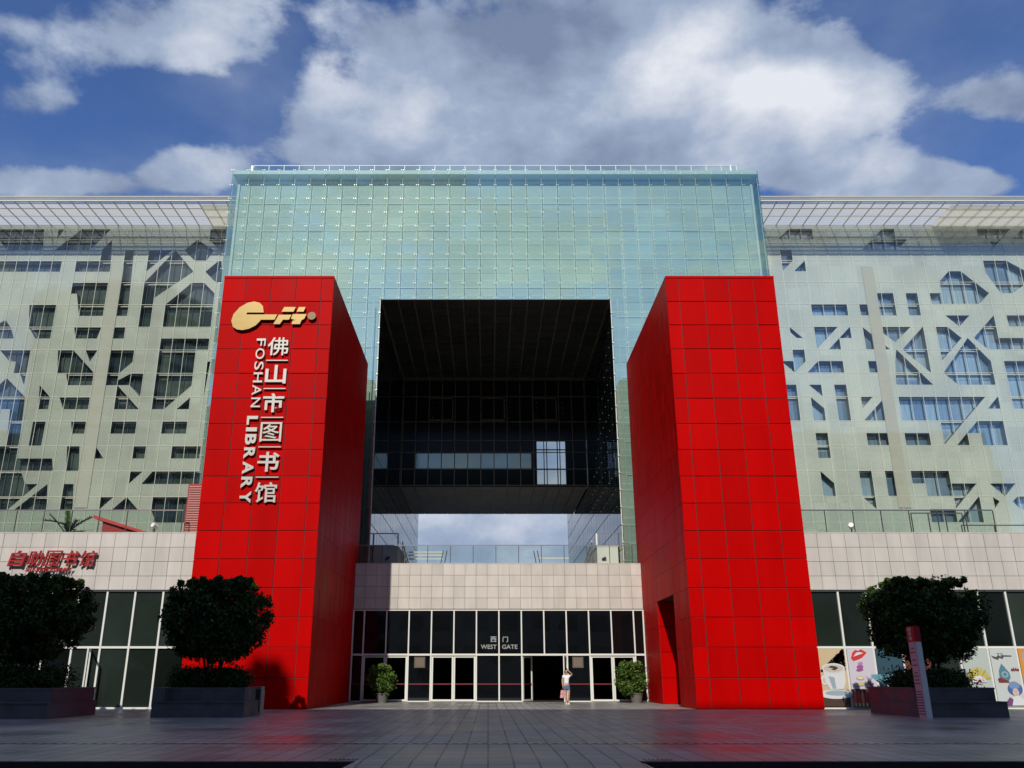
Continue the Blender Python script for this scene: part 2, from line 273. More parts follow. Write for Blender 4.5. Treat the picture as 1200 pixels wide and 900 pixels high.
def panels(mb,us,vs,fn,m,gap=.012,sh=True,proud=.02,tilt=0,skip=None):
    """thin panels on a grid; fn(u,v,d) -> world point, d = distance proud of the backing"""
    for i in range(len(us)-1):
        for j in range(len(vs)-1):
            u0,u1,v0,v1=us[i]+gap,us[i+1]-gap,vs[j]+gap,vs[j+1]-gap
            if u1-u0<.02 or v1-v0<.02: continue
            if skip and skip((u0+u1)/2,(v0+v1)/2): continue
            t=[random.uniform(-tilt,tilt) for _ in range(3)]
            d=[proud+t[0],proud+t[0]+t[1],proud+t[0]+t[1]+t[2],proud+t[0]+t[2]]
            s=random.random()
            P=[fn(u0,v0,d[0]),fn(u1,v0,d[1]),fn(u1,v1,d[2]),fn(u0,v1,d[3])]
            Q=[fn(u0,v0,0),fn(u1,v0,0),fn(u1,v1,0),fn(u0,v1,0)]
            mb.face(P,m,s)
            for a in range(4):
                b=(a+1)%4; mb.face([P[b],P[a],Q[a],Q[b]],m,s)
FONT=None
def glyphs(body,bold=0.0,extr=.02,res=3):
    c=bpy.data.curves.new('t','FONT'); c.body=body; c.offset=bold; c.extrude=extr; c.resolution_u=res
    o=bpy.data.objects.new('t',c); COL.objects.link(o)
    dg=bpy.context.evaluated_depsgraph_get(); me=o.evaluated_get(dg).to_mesh()
    vs=[tuple(v.co) for v in me.vertices]; fs=[tuple(p.vertices) for p in me.polygons]
    o.evaluated_get(dg).to_mesh_clear(); bpy.data.objects.remove(o); bpy.data.curves.remove(c)
    return vs,fs
def text(mb,body,x0,x1,z0,z1,yf,depth,m,bold=0.0,rot=False,shear=0,sideways=None):
    """fit text into XZ rectangle, facing -Y, front at yf, body depth; rot = turned 90 deg clockwise"""
    vs,fs=glyphs(body,bold,.5)
    if rot: vs=[(y,-x,z) for x,y,z in vs]
    a0=min(v[0] for v in vs);a1=max(v[0] for v in vs);b0=min(v[1] for v in vs);b1=max(v[1] for v in vs)
    k=len(mb.v)
    for x,y,z in vs:
        X=x0+(x-a0)/(a1-a0)*(x1-x0); Z=z0+(y-b0)/(b1-b0)*(z1-z0)
        X+=shear*(Z-z0)
        mb.v.append((X,yf+(.5-z)*depth,Z))
    mi=mb.mi(m)
    for f in fs: mb.f.append(tuple(k+i for i in f)); mb.m.append(mi); mb.sh.append(.5)
    return mb
# ---------------------------------------------------------------- camera
TH=math.atan(344/1005)
cam=bpy.data.cameras.new('camera'); co=bpy.data.objects.new('camera',cam); COL.objects.link(co); SC.camera=co
cam.sensor_width=36; cam.lens=36*1005/1200; cam.shift_x=28/1200; cam.clip_end=3000
co.location=(0,0,1.25); co.rotation_euler=(math.pi/2+TH,0,0)
# ---------------------------------------------------------------- world
SUN=Vector((-.18,-1,.75)).normalized()
w=bpy.data.worlds.new('World'); SC.world=w; w.use_nodes=True
nt=w.node_tree; N=nt.nodes; L=nt.links; bg=N['Background']
sky=N.new('ShaderNodeTexSky'); sky.sky_type='NISHITA'; sky.sun_disc=False
sky.sun_elevation=math.asin(SUN.z); sky.sun_rotation=math.atan2(SUN.x,SUN.y)
sky.air_density=1.0; sky.dust_density=.3; sky.ozone_density=3
bg.inputs['Strength'].default_value=.1
tc=N.new('ShaderNodeTexCoord'); D=tc.outputs['Generated']
def mth(op,a,b=None,clamp=False):
    q=N.new('ShaderNodeMath'); q.operation=op; q.use_clamp=clamp
    for i,x in enumerate((a,b)):
        if x is None: continue
        if isinstance(x,(int,float)): q.inputs[i].default_value=x
        else: L.new(x,q.inputs[i])
    return q.outputs[0]
def mrange(o,a,b,c,d,smooth=False):
    q=N.new('ShaderNodeMapRange'); q.inputs[1].default_value=a; q.inputs[2].default_value=b; q.inputs[3].default_value=c; q.inputs[4].default_value=d
    if smooth: q.interpolation_type='SMOOTHSTEP'
    L.new(o,q.inputs[0]); return q.outputs[0]
sx=N.new('ShaderNodeSeparateXYZ'); L.new(D,sx.inputs[0])
ay=mth('MAXIMUM',mth('ABSOLUTE',sx.outputs[1]),.02)
px=mth('DIVIDE',sx.outputs[0],ay); pz=mth('DIVIDE',sx.outputs[2],ay)
cb=N.new('ShaderNodeCombineXYZ'); L.new(px,cb.inputs[0]); L.new(pz,cb.inputs[2]); L.new(mth('SIGN',sx.outputs[1]),cb.inputs[1])
def noise3(scale,detail,rough=.55,off=(0,0,0),dist=0,zs=1.6,lac=2.0):
    mp=N.new('ShaderNodeMapping'); mp.inputs['Location'].default_value=off; mp.inputs['Scale'].default_value=(1,1,zs)
    L.new(D,mp.inputs[0])
    n=N.new('ShaderNodeTexNoise'); n.inputs['Scale'].default_value=scale; n.inputs['Detail'].default_value=detail; n.inputs['Roughness'].default_value=rough; n.inputs['Distortion'].default_value=dist
    L.new(mp.outputs[0],n.inputs['Vector']); return n.outputs['Fac']
def blobsum(lst):
    tot=None
    for cx,cz,a,b,wt in lst:
        s1=N.new('ShaderNodeVectorMath'); s1.operation='SUBTRACT'; L.new(cb.outputs[0],s1.inputs[0]); s1.inputs[1].default_value=(cx,1,cz)
        s2=N.new('ShaderNodeVectorMath'); s2.operation='MULTIPLY'; L.new(s1.outputs[0],s2.inputs[0]); s2.inputs[1].default_value=(1/a,5,1/b)
        s3=N.new('ShaderNodeVectorMath'); s3.operation='DOT_PRODUCT'; L.new(s2.outputs[0],s3.inputs[0]); L.new(s2.outputs[0],s3.inputs[1])
        e=mth('MULTIPLY',mth('EXPONENT',mth('MULTIPLY',s3.outputs['Value'],-1)),wt)
        tot=e if tot is None else mth('ADD',tot,e)
    return tot
cover=blobsum(COVER)
back=mrange(sx.outputs[1],-.05,.05,.42,0,True)
OFF=(.035,0,-.05)
def vor(off):
    mp=N.new('ShaderNodeMapping'); mp.inputs['Location'].default_value=off; L.new(D,mp.inputs[0])
    v=N.new('ShaderNodeTexVoronoi'); v.feature='F1'; v.inputs['Scale'].default_value=9; v.inputs['Detail'].default_value=2; v.inputs['Roughness'].default_value=.5; v.normalize=True
    L.new(mp.outputs[0],v.inputs['Vector']); return mth('SUBTRACT',1,v.outputs['Distance'])
N1=noise3(4.6,9,.58,dist=.1); N1b=noise3(4.6,7,.58,OFF,dist=.1); V1=vor((0,0,0)); V1b=vor(OFF)
n1=mth('ADD',N1,mth('MULTIPLY',mth('SUBTRACT',V1,.62),.38)); n1b=mth('ADD',N1b,mth('MULTIPLY',mth('SUBTRACT',V1b,.62),.38)); n2=noise3(17,6,.6,(3,1,2)); n3=noise3(2.2,6,.55,(5,5,1))
dens=mth('ADD',mth('ADD',cover,back),mth('ADD',mth('MULTIPLY',mth('SUBTRACT',n1,.5),2.6),mth('MULTIPLY',mth('SUBTRACT',n2,.5),.9)))
alpha=mrange(dens,.33,.85,0,1,True)
alpha=mth('MAXIMUM',alpha,mth('MULTIPLY',mrange(n3,.40,.70,0,1,True),.4))
relief=mth('MULTIPLY',mth('SUBTRACT',n1,n1b),3.0)
light=mth('ADD',blobsum(LIGHT),mth('ADD',relief,mth('MULTIPLY',mth('SUBTRACT',n2,.5),.7)))
light=mth('SUBTRACT',light,mth('MULTIPLY',mrange(dens,.9,2.4,0,1),.12))
light=mth('ADD',light,mth('MULTIPLY',back,.5))
cr=N.new('ShaderNodeValToRGB'); L.new(mrange(light,-.45,1.35,0,1),cr.inputs[0])
els=cr.color_ramp.elements
els[0].position=0; els[0].color=(.19,.25,.385,1)
els[1].position=1; els[1].color=(.78,.81,.88,1)
e=els.new(.45); e.color=(.35,.43,.585,1)
vs=N.new('ShaderNodeVectorMath'); vs.operation='SCALE'; L.new(cr.outputs[0],vs.inputs[0]); vs.inputs['Scale'].default_value=10
skt=N.new('ShaderNodeVectorMath'); skt.operation='MULTIPLY'; L.new(sky.outputs[0],skt.inputs[0]); skt.inputs[1].default_value=(.70,.89,1.27)
mx=N.new('ShaderNodeMix'); mx.data_type='RGBA'; L.new(alpha,mx.inputs['Factor']); L.new(skt.outputs[0],mx.inputs['A']); L.new(vs.outputs[0],mx.inputs['B'])
L.new(mx.outputs['Result'],bg.inputs['Color'])
sl=bpy.data.lights.new('sun','SUN'); sl.energy=3.9; sl.angle=math.radians(.5); sl.color=(1,.95,.86)
so=bpy.data.objects.new('sun',sl); COL.objects.link(so); so.rotation_euler=(-SUN).to_track_quat('-Z','Y').to_euler(); so.location=(-20,-60,60)
SC.view_settings.view_transform='Standard'; SC.view_settings.look='None'; SC.view_settings.exposure=EXPO; SC.view_settings.gamma=1
# ---------------------------------------------------------------- ground
def paving_mat():
    m,nt,b=newmat('plaza_paving'); N=nt.nodes; L=nt.links
    tc=N.new('ShaderNodeTexCoord')
    br=N.new('ShaderNodeTexBrick'); br.offset=0; br.inputs['Scale'].default_value=1; br.inputs['Brick Width'].default_value=.4; br.inputs['Row Height'].default_value=.8
    br.inputs['Mortar Size'].default_value=.016; br.inputs['Mortar Smooth'].default_value=.1; br.inputs['Bias'].default_value=0
    br.inputs['Color1'].default_value=(.23,.222,.205,1); br.inputs['Color2'].default_value=(.32,.31,.285,1); br.inputs['Mortar'].default_value=(.035,.035,.038,1)
    L.new(tc.outputs['Object'],br.inputs['Vector'])
    n=N.new('ShaderNodeTexNoise'); n.inputs['Scale'].default_value=.35; n.inputs['Detail'].default_value=8; L.new(tc.outputs['Object'],n.inputs['Vector'])
    n2=N.new('ShaderNodeTexNoise'); n2.inputs['Scale'].default_value=30; n2.inputs['Detail'].default_value=3; L.new(tc.outputs['Object'],n2.inputs['Vector'])
    q=N.new('ShaderNodeMapRange'); q.inputs[1].default_value=.3; q.inputs[2].default_value=.7; q.inputs[3].default_value=.72; q.inputs[4].default_value=1.25; L.new(n.outputs['Fac'],q.inputs[0])
    vm=N.new('ShaderNodeVectorMath'); vm.operation='SCALE'; L.new(br.outputs['Color'],vm.inputs[0]); L.new(q.outputs[0],vm.inputs['Scale']); L.new(vm.outputs[0],b.inputs['Base Color'])
    r=N.new('ShaderNodeMapRange'); r.inputs[1].default_value=.35; r.inputs[2].default_value=.65; r.inputs[3].default_value=.3; r.inputs[4].default_value=.5; L.new(n.outputs['Fac'],r.inputs[0]); L.new(r.outputs[0],b.inputs['Roughness'])
    bp=N.new('ShaderNodeBump'); bp.inputs['Strength'].default_value=.35; bp.inputs['Distance'].default_value=.01
    a=N.new('ShaderNodeMath'); a.operation='MULTIPLY_ADD'; a.inputs[1].default_value=.12; L.new(n2.outputs['Fac'],a.inputs[0])
    inv=N.new('ShaderNodeMath'); inv.operation='SUBTRACT'; inv.inputs[0].default_value=1; L.new(br.outputs['Fac'],inv.inputs[1]); L.new(inv.outputs[0],a.inputs[2])
    L.new(a.outputs[0],bp.inputs['Height']); L.new(bp.outputs[0],b.inputs['Normal'])
    return m
PAVE=paving_mat()
ASPH=mat('asphalt',(.045,.045,.048),.85,noise=.2,nscale=6,bump=.4,bscale=80)
KERB=mat('kerb_stone',(.03,.03,.032),.8,noise=.2,nscale=3)
g=MB(); g.box(-400,400,-400,600,-1,-.15,ASPH); tag(g.build('ground'),kind='structure')
def slab_x(x0,x1,mb=None):
    return x0,x1
g=MB(); g.box(-120,120,14.75,120,-.14,0,PAVE); tag(g.build('plaza'),kind='structure')
g=MB()
for a,b in ((-120,-2.1),(2.4,120)): g.box(a,b,14.58,14.746,-.146,.004,KERB)
tag(g.build('kerb'),kind='structure')
g=MB(); n=len(g.v)
g.v+=[(-2.1,14.746,.0),(2.4,14.746,.0),(2.8,11.4,-.146),(-2.5,11.4,-.146),(-2.1,14.746,-.15),(2.4,14.746,-.15)]
for f in ((0,3,2,1),(0,4,3),(1,2,5)): g.f.append(tuple(n+i for i in f)); g.m.append(g.mi(PAVE)); g.sh.append(.5)
tag(g.build('ramp_path'),kind='structure')
# slot drain
g=MB()
g.box(-60,60,18.42,18.6,.001,.005,DARKM)
for i in range(-300,300):
    x=i*.2; g.box(x,x+.09,18.45,18.57,.004,.008,STEEL)
tag(g.build('drain_grate'),'thin steel slot drain running across the whole grey plaza in front of the entrance','drain')
def cover_plate(x0,x1):
    g=MB(); g.box(x0,x1,14.9,15.15,.001,.006,DARKM)
    for k in range(6): g.box(x0+.04+k*.07,x0+.07+k*.07,14.93,15.12,.005,.009,STEEL)
    return g.build('manhole_cover')
tag(cover_plate(-2.55,-2.1),'small dark grate plate on the plaza edge left of the ramp','grate'); tag(cover_plate(2.5,2.95),'small dark grate plate on the plaza edge right of the ramp','grate')

# ---------------------------------------------------------------- podium (centre, left, right)
ZP=7.36
cx=.57
pod=thing('entrance_building','central stone fascia and black glass entrance wall between the two red pylons','building',(cx,49.4,0))
g=MB()
g.box(-7.53,8.67,49.45,50.6,4.87,7.30,TILEJ)
vs_=[4.85+.6275*i for i in range(5)]; vs_[0]=4.88
us=[cx+.625*(i) for i in range(-13,14)]; us[0]=-7.52; us[-1]=8.66
panels(g,us,vs_,lambda u,v,d:(u,49.45-d,v),TILE,gap=.008,proud=.04,tilt=.004)
g.box(-7.52,8.66,49.40,49.75,7.362,7.40,TILE)
g.build('fascia',pod)
g=MB(); g.box(-45,60,50.62,110,4.9,7.1,CONC); g.box(-45,-7.56,50.62,110,0,4.9,CONC); g.box(8.7,60,50.62,110,0,4.9,CONC); g.box(-7.56,8.7,60,110,0,4.9,CONC); g.build('terrace_deck',pod)
g=MB()
g.box(-7.53,8.67,49.6,50.55,0,4.86,INTER) if False else None
# interior box of the lobby
g.box(-7.52,8.66,59.8,59.98,.01,4.86,INTER); g.box(-7.52,8.66,49.62,59.8,4.7,4.86,INTER); g.box(-7.52,8.66,49.62,59.8,.002,.03,INTER); g.box(-7.55,-7.525,49.62,59.98,.0,4.86,INTER); g.box(8.665,8.69,49.62,59.98,.0,4.86,INTER)
g.build('lobby_wall',pod)
W=1.248; X0=.6
g=MB()
def vbar(x,z0,z1,w=.07,y0=49.36,y1=49.5): g.box(x-w/2,x+w/2,y0,y1,z0,z1,WHITEM)
for k in list(range(-6,7)): vbar(X0+k*W,2.49,4.84)
for x in (-7.49,8.63): vbar(x,.02,4.84,.07)
for k in (-3,-1,0,4,-4,1,3,6,-6): vbar(X0+k*W,.02,2.39,.075)
g.box(-7.45,8.59,49.35,49.51,2.39,2.49,WHITEM); g.box(-7.45,8.59,49.37,49.5,4.78,4.84,WHITEM)
for a,b in ((-7.45,X0-6*W),(X0-4*W,X0-3*W),(X0-W,X0+W),(X0+3*W,X0+4*W),(X0+6*W,8.59)): g.box(a+.04,b-.04,49.37,49.5,.005,.06,WHITEM)
g.build('window_frame',pod)
xs=[-7.45]+[X0+k*W for k in range(-6,7)]+[8.59]
for a,b in zip(xs,xs[1:]):
    g=MB(); t=random.uniform(-.004,.004); g.face([(a+.035,49.44,2.49),(b-.035,49.44+t,2.49),(b-.035,49.44+t+random.uniform(-.006,.006),4.78),(a+.035,49.44,4.78)],DGLASS); g.build('window',pod)
for a,b in ((-7.45,X0-6*W),(X0-4*W,X0-3*W),(X0-W,X0),(X0,X0+W),(X0+3*W,X0+4*W),(X0+6*W,8.59)):
    g=MB(); g.face([(a+.035,49.44,.05),(b-.035,49.44,.05),(b-.035,49.445,2.39),(a+.035,49.44,2.39)],DGLASS)
    g.box(a+.04,b-.04,49.425,49.432,.88,.95,mat('decal_red',(.12,.006,.006),.5) if 'decal_red' not in MATS else MATS['decal_red'])
    g.build('window',pod)
def door_leaf(xh,w,dirn,ang=0,open_=False):
    """leaf hinged at xh extending w in +x*dirn"""
    g=MB(); z0,z1=.03,2.36; fw=.085; m=WHITEM
    g.box(0,fw,-.03,.03,z0,z1,m); g.box(w-fw,w,-.03,.03,z0,z1,m); g.box(fw,w-fw,-.028,.028,z0,z0+.1,m); g.box(fw,w-fw,-.028,.028,z1-.07,z1,m)
    g.box(fw,w-fw,-.012,.012,.88,.95,MATS['decal_red'])
    M=Matrix.Translation((xh,49.44,0))@Matrix.Rotation(ang,4,'Z')@Matrix.Scale(dirn,4,(1,0,0))
    g.xf(M); o=g.build('door',pod)
    g=MB(); g.face([(fw,0,z0+.1),(w-fw,0,z0+.1),(w-fw,0,z1-.07),(fw,0,z1-.07)],DGLASS if not open_ else CLEARG); g.xf(M); g.build('glass',o)
    g=MB(); hx=w-.16
    g.tube((hx,-.11,.85),(hx,-.11,1.45),.018,STEEL); g.tube((hx,-.11,.9),(hx,-.02,.9),.014,STEEL); g.tube((hx,-.11,1.4),(hx,-.02,1.4),.014,STEEL)
    g.xf(M); g.build('handle',o)
for k in (-6,-3,4):
    a=X0+k*W+.045; b=X0+(k+2)*W-.045; wd=(b-a)/2-.006
    door_leaf(a,wd,1); door_leaf(b,wd,-1)
a=X0+W+.045; b=X0+3*W-.045; wd=(b-a)/2-.006
door_leaf(a,wd,1,math.radians(62),True); door_leaf(b,wd,-1,math.radians(78),True)
# lettering on the glass
LETW=mat('etched_white',(.3,.31,.3),.5)
sg=thing('gate_sign','pale WEST GATE lettering with two Chinese characters on the dark glass above the middle doors','sign',(X0,49.4,3))
def ctext(body,x0,x1,z0,z1,y,d,m,parent,name,**k):
    g=MB(); text(g,body,x0,x1,z0,z1,y,d,m,**k); return g.build(name,parent)
ctext('西',X0-.47,X0-.14,3.10,3.40,49.41,.02,LETW,sg,'character',bold=.02)
ctext('门',X0+.2,X0+.5,3.10,3.40,49.41,.02,LETW,sg,'character',bold=.02)
ctext('WEST',X0-1.0,X0-.13,2.74,2.97,49.41,.02,LETW,sg,'lettering',bold=.015)
ctext('GATE',X0+.17,X0+1.02,2.74,2.97,49.41,.02,LETW,sg,'lettering',bold=.015)
PAPER=mat('notice_paper',(.1,.075,.05),.7,noise=.2,nscale=12)
for x,lab in ((-3.75,'brown paper notice behind the glass left of the second double door'),(4.92,'brown paper notice behind the glass beside the woman in white')):
    g=MB(); g.box(x-.3,x+.3,49.39,49.40,1.75,2.33,PAPER); g.box(x-.24,x+.24,49.386,49.389,1.82,2.26,mat('notice_print',(.15,.12,.09),.8) if 'notice_print' not in MATS else MATS['notice_print'])
    tag(g.build('notice'),lab,'notice','notices on the entrance glass')

def side_podium(x0,x1,name,label,gridx,openings):
    t=thing(name,label,'building',((x0+x1)/2,38.4,0))
    g=MB(); g.box(x0,x1,38.46,50.58,4.87,7.1,TILEJ); g.box(x0,x1,38.46,38.8,7.1,7.32,TILEJ)
    us=[gridx+.62*i for i in range(-60,60) if x0+.1<gridx+.62*i<x1-.1]; us=[x0]+us+[x1]
    panels(g,us,vs_,lambda u,v,d:(u,38.46-d,v),TILE,gap=.008,proud=.045,tilt=.005)
    g.box(x0,x1,38.41,38.8,7.362,7.40,TILE)
    g.build('fascia',t)
    g=MB(); g.box(x0,x1,39.0,50.58,0,4.865,INTER); g.box(x0,x1,38.42,38.9,4.80,4.866,DARKM); g.build('wall',t)
    g=MB(); xs=[gridx+1.22*i for i in range(-40,40) if x0+.15<gridx+1.22*i<x1-.15]
    for x in xs: g.box(x-.04,x+.04,38.42,38.56,.07,4.8,WHITEM)
    g.box(x0,x1,38.43,38.55,2.43,2.52,WHITEM); g.box(x0,x1,38.43,38.55,0,.07,WHITEM)
    g.build('window_frame',t)
    xx=[x0]+xs+[x1]
    for a,b in zip(xx,xx[1:]):
        for z0,z1 in ((.07,2.43),(2.52,4.8)):
            if abs(a)>34: continue
            g=MB(); q=random.uniform(-.006,.006); g.face([(a+.04,38.5,z0),(b-.04,38.5+q,z0),(b-.04,38.5,z1),(a+.04,38.5+q,z1)],SGLASS,random.random()); g.build('window',t)
    return t
pl=side_podium(-45,-12.94,'podium_building','low pale tiled wing with glass shopfront left of the lettered red pylon',-16.63,None)
pr=side_podium(14.0,45,'podium_building','low pale tiled wing with picture posters in its windows right of the red pylons',15.28,None)
# open door leaf at left shopfront
g=MB(); M=Matrix.Translation((-17.0,38.4,0))@Matrix.Rotation(math.radians(-72),4,'Z')
g.box(0,.09,-.03,.03,.03,2.4,WHITEM); g.box(.95,1.04,-.03,.03,.03,2.4,WHITEM); g.box(.09,.95,-.028,.028,.03,.16,WHITEM); g.box(.09,.95,-.028,.028,2.32,2.4,WHITEM)
g.xf(M); d=g.build('door',pl); g=MB(); g.face([(.09,0,.16),(.95,0,.16),(.95,0,2.32),(.09,0,2.32)],CLEARG); g.xf(M); g.build('glass',d)
# ---------------------------------------------------------------- red pylons
ZT=19.85
def pylon(x0,x1,inner,label,opening):
    t=thing('red_pylon',label,'pylon',((x0+x1)/2,38,0),'red pylons either side of the entrance')
    y0,y1=38.0,50.5; e=.03
    rows=[1.2325*i for i in range(17)]; rows[-1]=ZT-.13; rows[0]=.01
    g=MB()
    yo0,yo1,zo=41.2,45.3,4.93
    if not opening: g.box(x0+e,x1-e,y0+e,y1,0,ZT-.02,REDJ)
    else:
        g.box(x0+e,x1-e,y0+e,yo0,0,ZT-.02,REDJ); g.box(x0+e,x1-e,yo1,y1,0,ZT-.02,REDJ); g.box(x0+e,x1-e,yo0,yo1,zo,ZT-.021,REDJ)
        g.box(x0+3.2,x1-e,yo0,yo1,0,zo,REDJ)
    if inner>0: us=[x1-.005-.59]; xs=[x0+.005,x1-.59-3*1.22,x1-.59-2*1.22,x1-.59-1.22,x1-.59,x1-.005]
    else: xs=[x0+.005,x0+.62,x0+.62+1.22,x0+.62+2.44,x0+.62+3.66,x1-.005]
    F=MB(); panels(F,xs,rows,lambda u,v,d:(u,y0+e-d,v),RED,gap=.019,proud=e,tilt=.008)
    F.box(x0,x1,y0-.01,y1,ZT-.12,ZT,RED)
    ys=[y0+.005]+[y0+.61*i for i in range(1,20)]+[y1-.01]
    if inner>0: fi=lambda u,v,d:(x1-e+d,u,v); fo=lambda u,v,d:(x0+e-d,u,v)
    else: fi=lambda u,v,d:(x0+e-d,u,v); fo=lambda u,v,d:(x1-e+d,u,v)
    if opening:
        ys=[y for y in ys if abs(y-yo0)>.3 and abs(y-yo1)>.3]+[yo0,yo1]; ys.sort()
        rows2=[r for r in rows]; rows2[4]=4.93
        sk=lambda u,v: yo0<u<yo1 and v<zo
    else: sk=None; rows2=rows
    panels(F,ys,rows2,fi,RED,gap=.006,proud=e,tilt=.003,skip=sk)
    panels(F,ys[::2] if not opening else ys,rows,fo,RED,gap=.012,proud=e)
    t2=F.build('cladding',t); g.build('core',t)
    if opening:
        J=MB(); us=[x0+.03,x0+1.3,x0+2.3,x0+3.19]
        panels(J,us,rows[:4]+[zo-.01],lambda u,v,d:(u,yo1-d,v),RED,gap=.012,proud=.03)
        panels(J,us,rows[:4]+[zo-.01],lambda u,v,d:(u,yo0+d,v),RED,gap=.012,proud=.03)
        J.box(x0+3.16,x0+3.2,yo0+.04,yo1-.04,.01,zo-.02,RED)
        J.build('passage_lining',t)
    return t
pylon(-12.9,-7.53,1,'tall red panelled pylon with gold emblem and silver lettering on its front',False)
pylon(8.67,13.97,-1,'tall plain red panelled pylon without lettering, with a doorway in its inner side',True)
# lettering on the left pylon
ls=thing('wall_sign','silver column of Chinese characters with FOSHAN LIBRARY beside it on the left red pylon','sign',(-10,37.9,12))
for i,ch in enumerate('佛山市图书馆'):
    zc=16.10-1.402*i
    ctext(ch,-10.44,-9.46,zc-.46,zc+.46,37.86,.1,SILV,ls,'character',bold={'图':.004,'佛':.008,'馆':.01}.get(ch,.022))
    if i<5:
        g=MB(); g.box(-10.46,-9.44,37.87,37.95,zc-.73,zc-.685,SILV); g.build('divider_bar',ls)
def vertical_word(word,ztop,zbot,x0,x1,bold,widths):
    tot=sum(widths); gap=.22*(ztop-zbot)/len(word); u=((ztop-zbot)-gap*(len(word)-1))/tot; z=ztop
    for ch,wd in zip(word,widths):
        h=wd*u; ctext(ch,x0,x1,z-h,z,37.87,.09,SILV,ls,'letter',bold=bold,rot=True); z-=h+gap
vertical_word('FOSHAN',16.5,13.08,-10.99,-10.56,.006,[.75,1.1,.85,1,1,.95])
vertical_word('LIBRARY',12.66,8.6,-11.1,-10.6,.035,[.8,.36,.95,1,1.1,1,1.05])
lg=thing('gold_emblem','gold key shaped emblem high on the front of the left red pylon','emblem',(-11,37.9,17.6))
g=MB(); g.prism(LOGO[0],37.84,37.94,GOLD); g.build('key_head',lg)
for p in LOGO[1:]:
    g=MB(); g.prism(p,37.84,37.94,GOLD); g.build('key_bit',lg)
g=MB(); g.prism([(-8.46+.2*math.cos(a*math.pi/12),17.66+.2*math.sin(a*math.pi/12)) for a in range(24)],37.84,37.94,mat('dark_gold',(.16,.11,.04),.5,metal=.2)); g.build('dot',lg)
# red sign on the left wing
RSIGN=mat('sign_red',(.36,.01,.01),.4)
rs=thing('red_sign','red slanted Chinese characters with small lettering below on the left tiled wing','sign',(-19,38.2,6.2))
w_=(.775)
for i,ch in enumerate('自助图书馆'):
    ctext(ch,-21.15+i*w_,-21.15+i*w_+.66,5.88,6.56,38.22,.1,RSIGN,rs,'character',bold={'图':.0,'馆':.006,'助':.006}.get(ch,.012),shear=.22)
ctext('SELF-SERVICE LIBRARY',-20.3,-18.3,5.64,5.82,38.2,.08,RSIGN,rs,'lettering',bold=.01,shear=.28)
g2=thing('grey_sign','grey character cut off by the left edge of the photo on the tiled wing','sign',(-22,38.2,6.1))
GS=mat('sign_grey',(.09,.085,.09),.5)
ctext('能',-22.3,-21.72,6.05,6.42,38.2,.1,GS,g2,'character',bold=.03); g=MB(); g.box(-22.3,-21.78,38.24,38.34,5.85,5.92,GS); g.build('underline_bar',g2)
# ---------------------------------------------------------------- glass gateway
GX0,GX1,GZ=-17.88,18.86,34.9; OX0,OX1,OZ=-7.155,8.13,24.97; GY=52.0; GYB=87.5
gw=thing('glass_gateway_building','huge green glass gateway block with a deep square opening behind the red pylons','building',(.49,52,7.1))
P=1.0806
xs=[.49+P*(i+.0) for i in range(-17,18)]; xs[0]=GX0; xs[-1]=GX1
zs=[33.70+1.075*i for i in range(-25,2)]; zs=[z for z in zs if z>7.2]; zs=[7.12]+zs; zs[-1]=GZ
g=MB(); inside=lambda u,v: OX0<u<OX1 and v<OZ
xs2=sorted(set(xs+[OX0,OX1])); xs2=[x for x in xs2 if x in (OX0,OX1) or (abs(x-OX0)>.15 and abs(x-OX1)>.15)]
zs2=[z for z in zs if abs(z-OZ)>.3]+[OZ]; zs2.sort()
for i in range(len(xs2)-1):
    for j in range(len(zs2)-1):
        a,b,c,d=xs2[i]+.012,xs2[i+1]-.012,zs2[j]+.012,zs2[j+1]-.012
        if inside((a+b)/2,(c+d)/2): continue
        t=[random.uniform(-.006,.006) for _ in range(3)]
        g.face([(a,GY+t[0],c),(b,GY+t[1],c),(b,GY+t[1]+t[2],d),(a,GY+t[0]+t[2],d)],SKIN)
for x in (GX0,GX1):
    for y in frange(GY,GY+4.4,1.1):
        for j in range(len(zs)-1): g.face([(x,y+.01,zs[j]+.01),(x,y+1.08,zs[j]+.01),(x,y+1.08,zs[j+1]-.01),(x,y+.01,zs[j+1]-.01)],SKIN)
g.build('glass_skin',gw)
g=MB(); FE=MB()
for x in xs:
    for z in zs:
        if OX0-.05<x<OX1+.05 and z<OZ-.05: continue
        for sx_ in (-.07,.07): FE.box(x+sx_-.018,x+sx_+.018,GY-.03,GY-.01,z-.018,z+.018,FIT)
        FE.box(x-.012,x+.012,GY+.02,GY+.5,z-.012,z+.012,INM)
    if OX0<x<OX1: FE.box(x-.014,x+.014,GY+.3,GY+.33,OZ,GZ-.1,INM)
    else: FE.box(x-.014,x+.014,GY+.3,GY+.33,7.1,GZ-.1,INM)
# bright edge frame around the opening
for x in (OX0,OX1): 
    FE.box(x-.03,x+.03,GY+.02,GY+.06,7.1,OZ,INM)
    xo=x-.45 if x<0 else x+.45
    FE.box(xo-.03,xo+.03,GY+.2,GY+.26,7.1,OZ+.1,INM)
    for z in zs:
        if z<OZ: FE.box(x-.05,x+.05,GY-.05,GY-.012,z-.035,z+.035,FIT)

FE.build('skin_frame',gw)
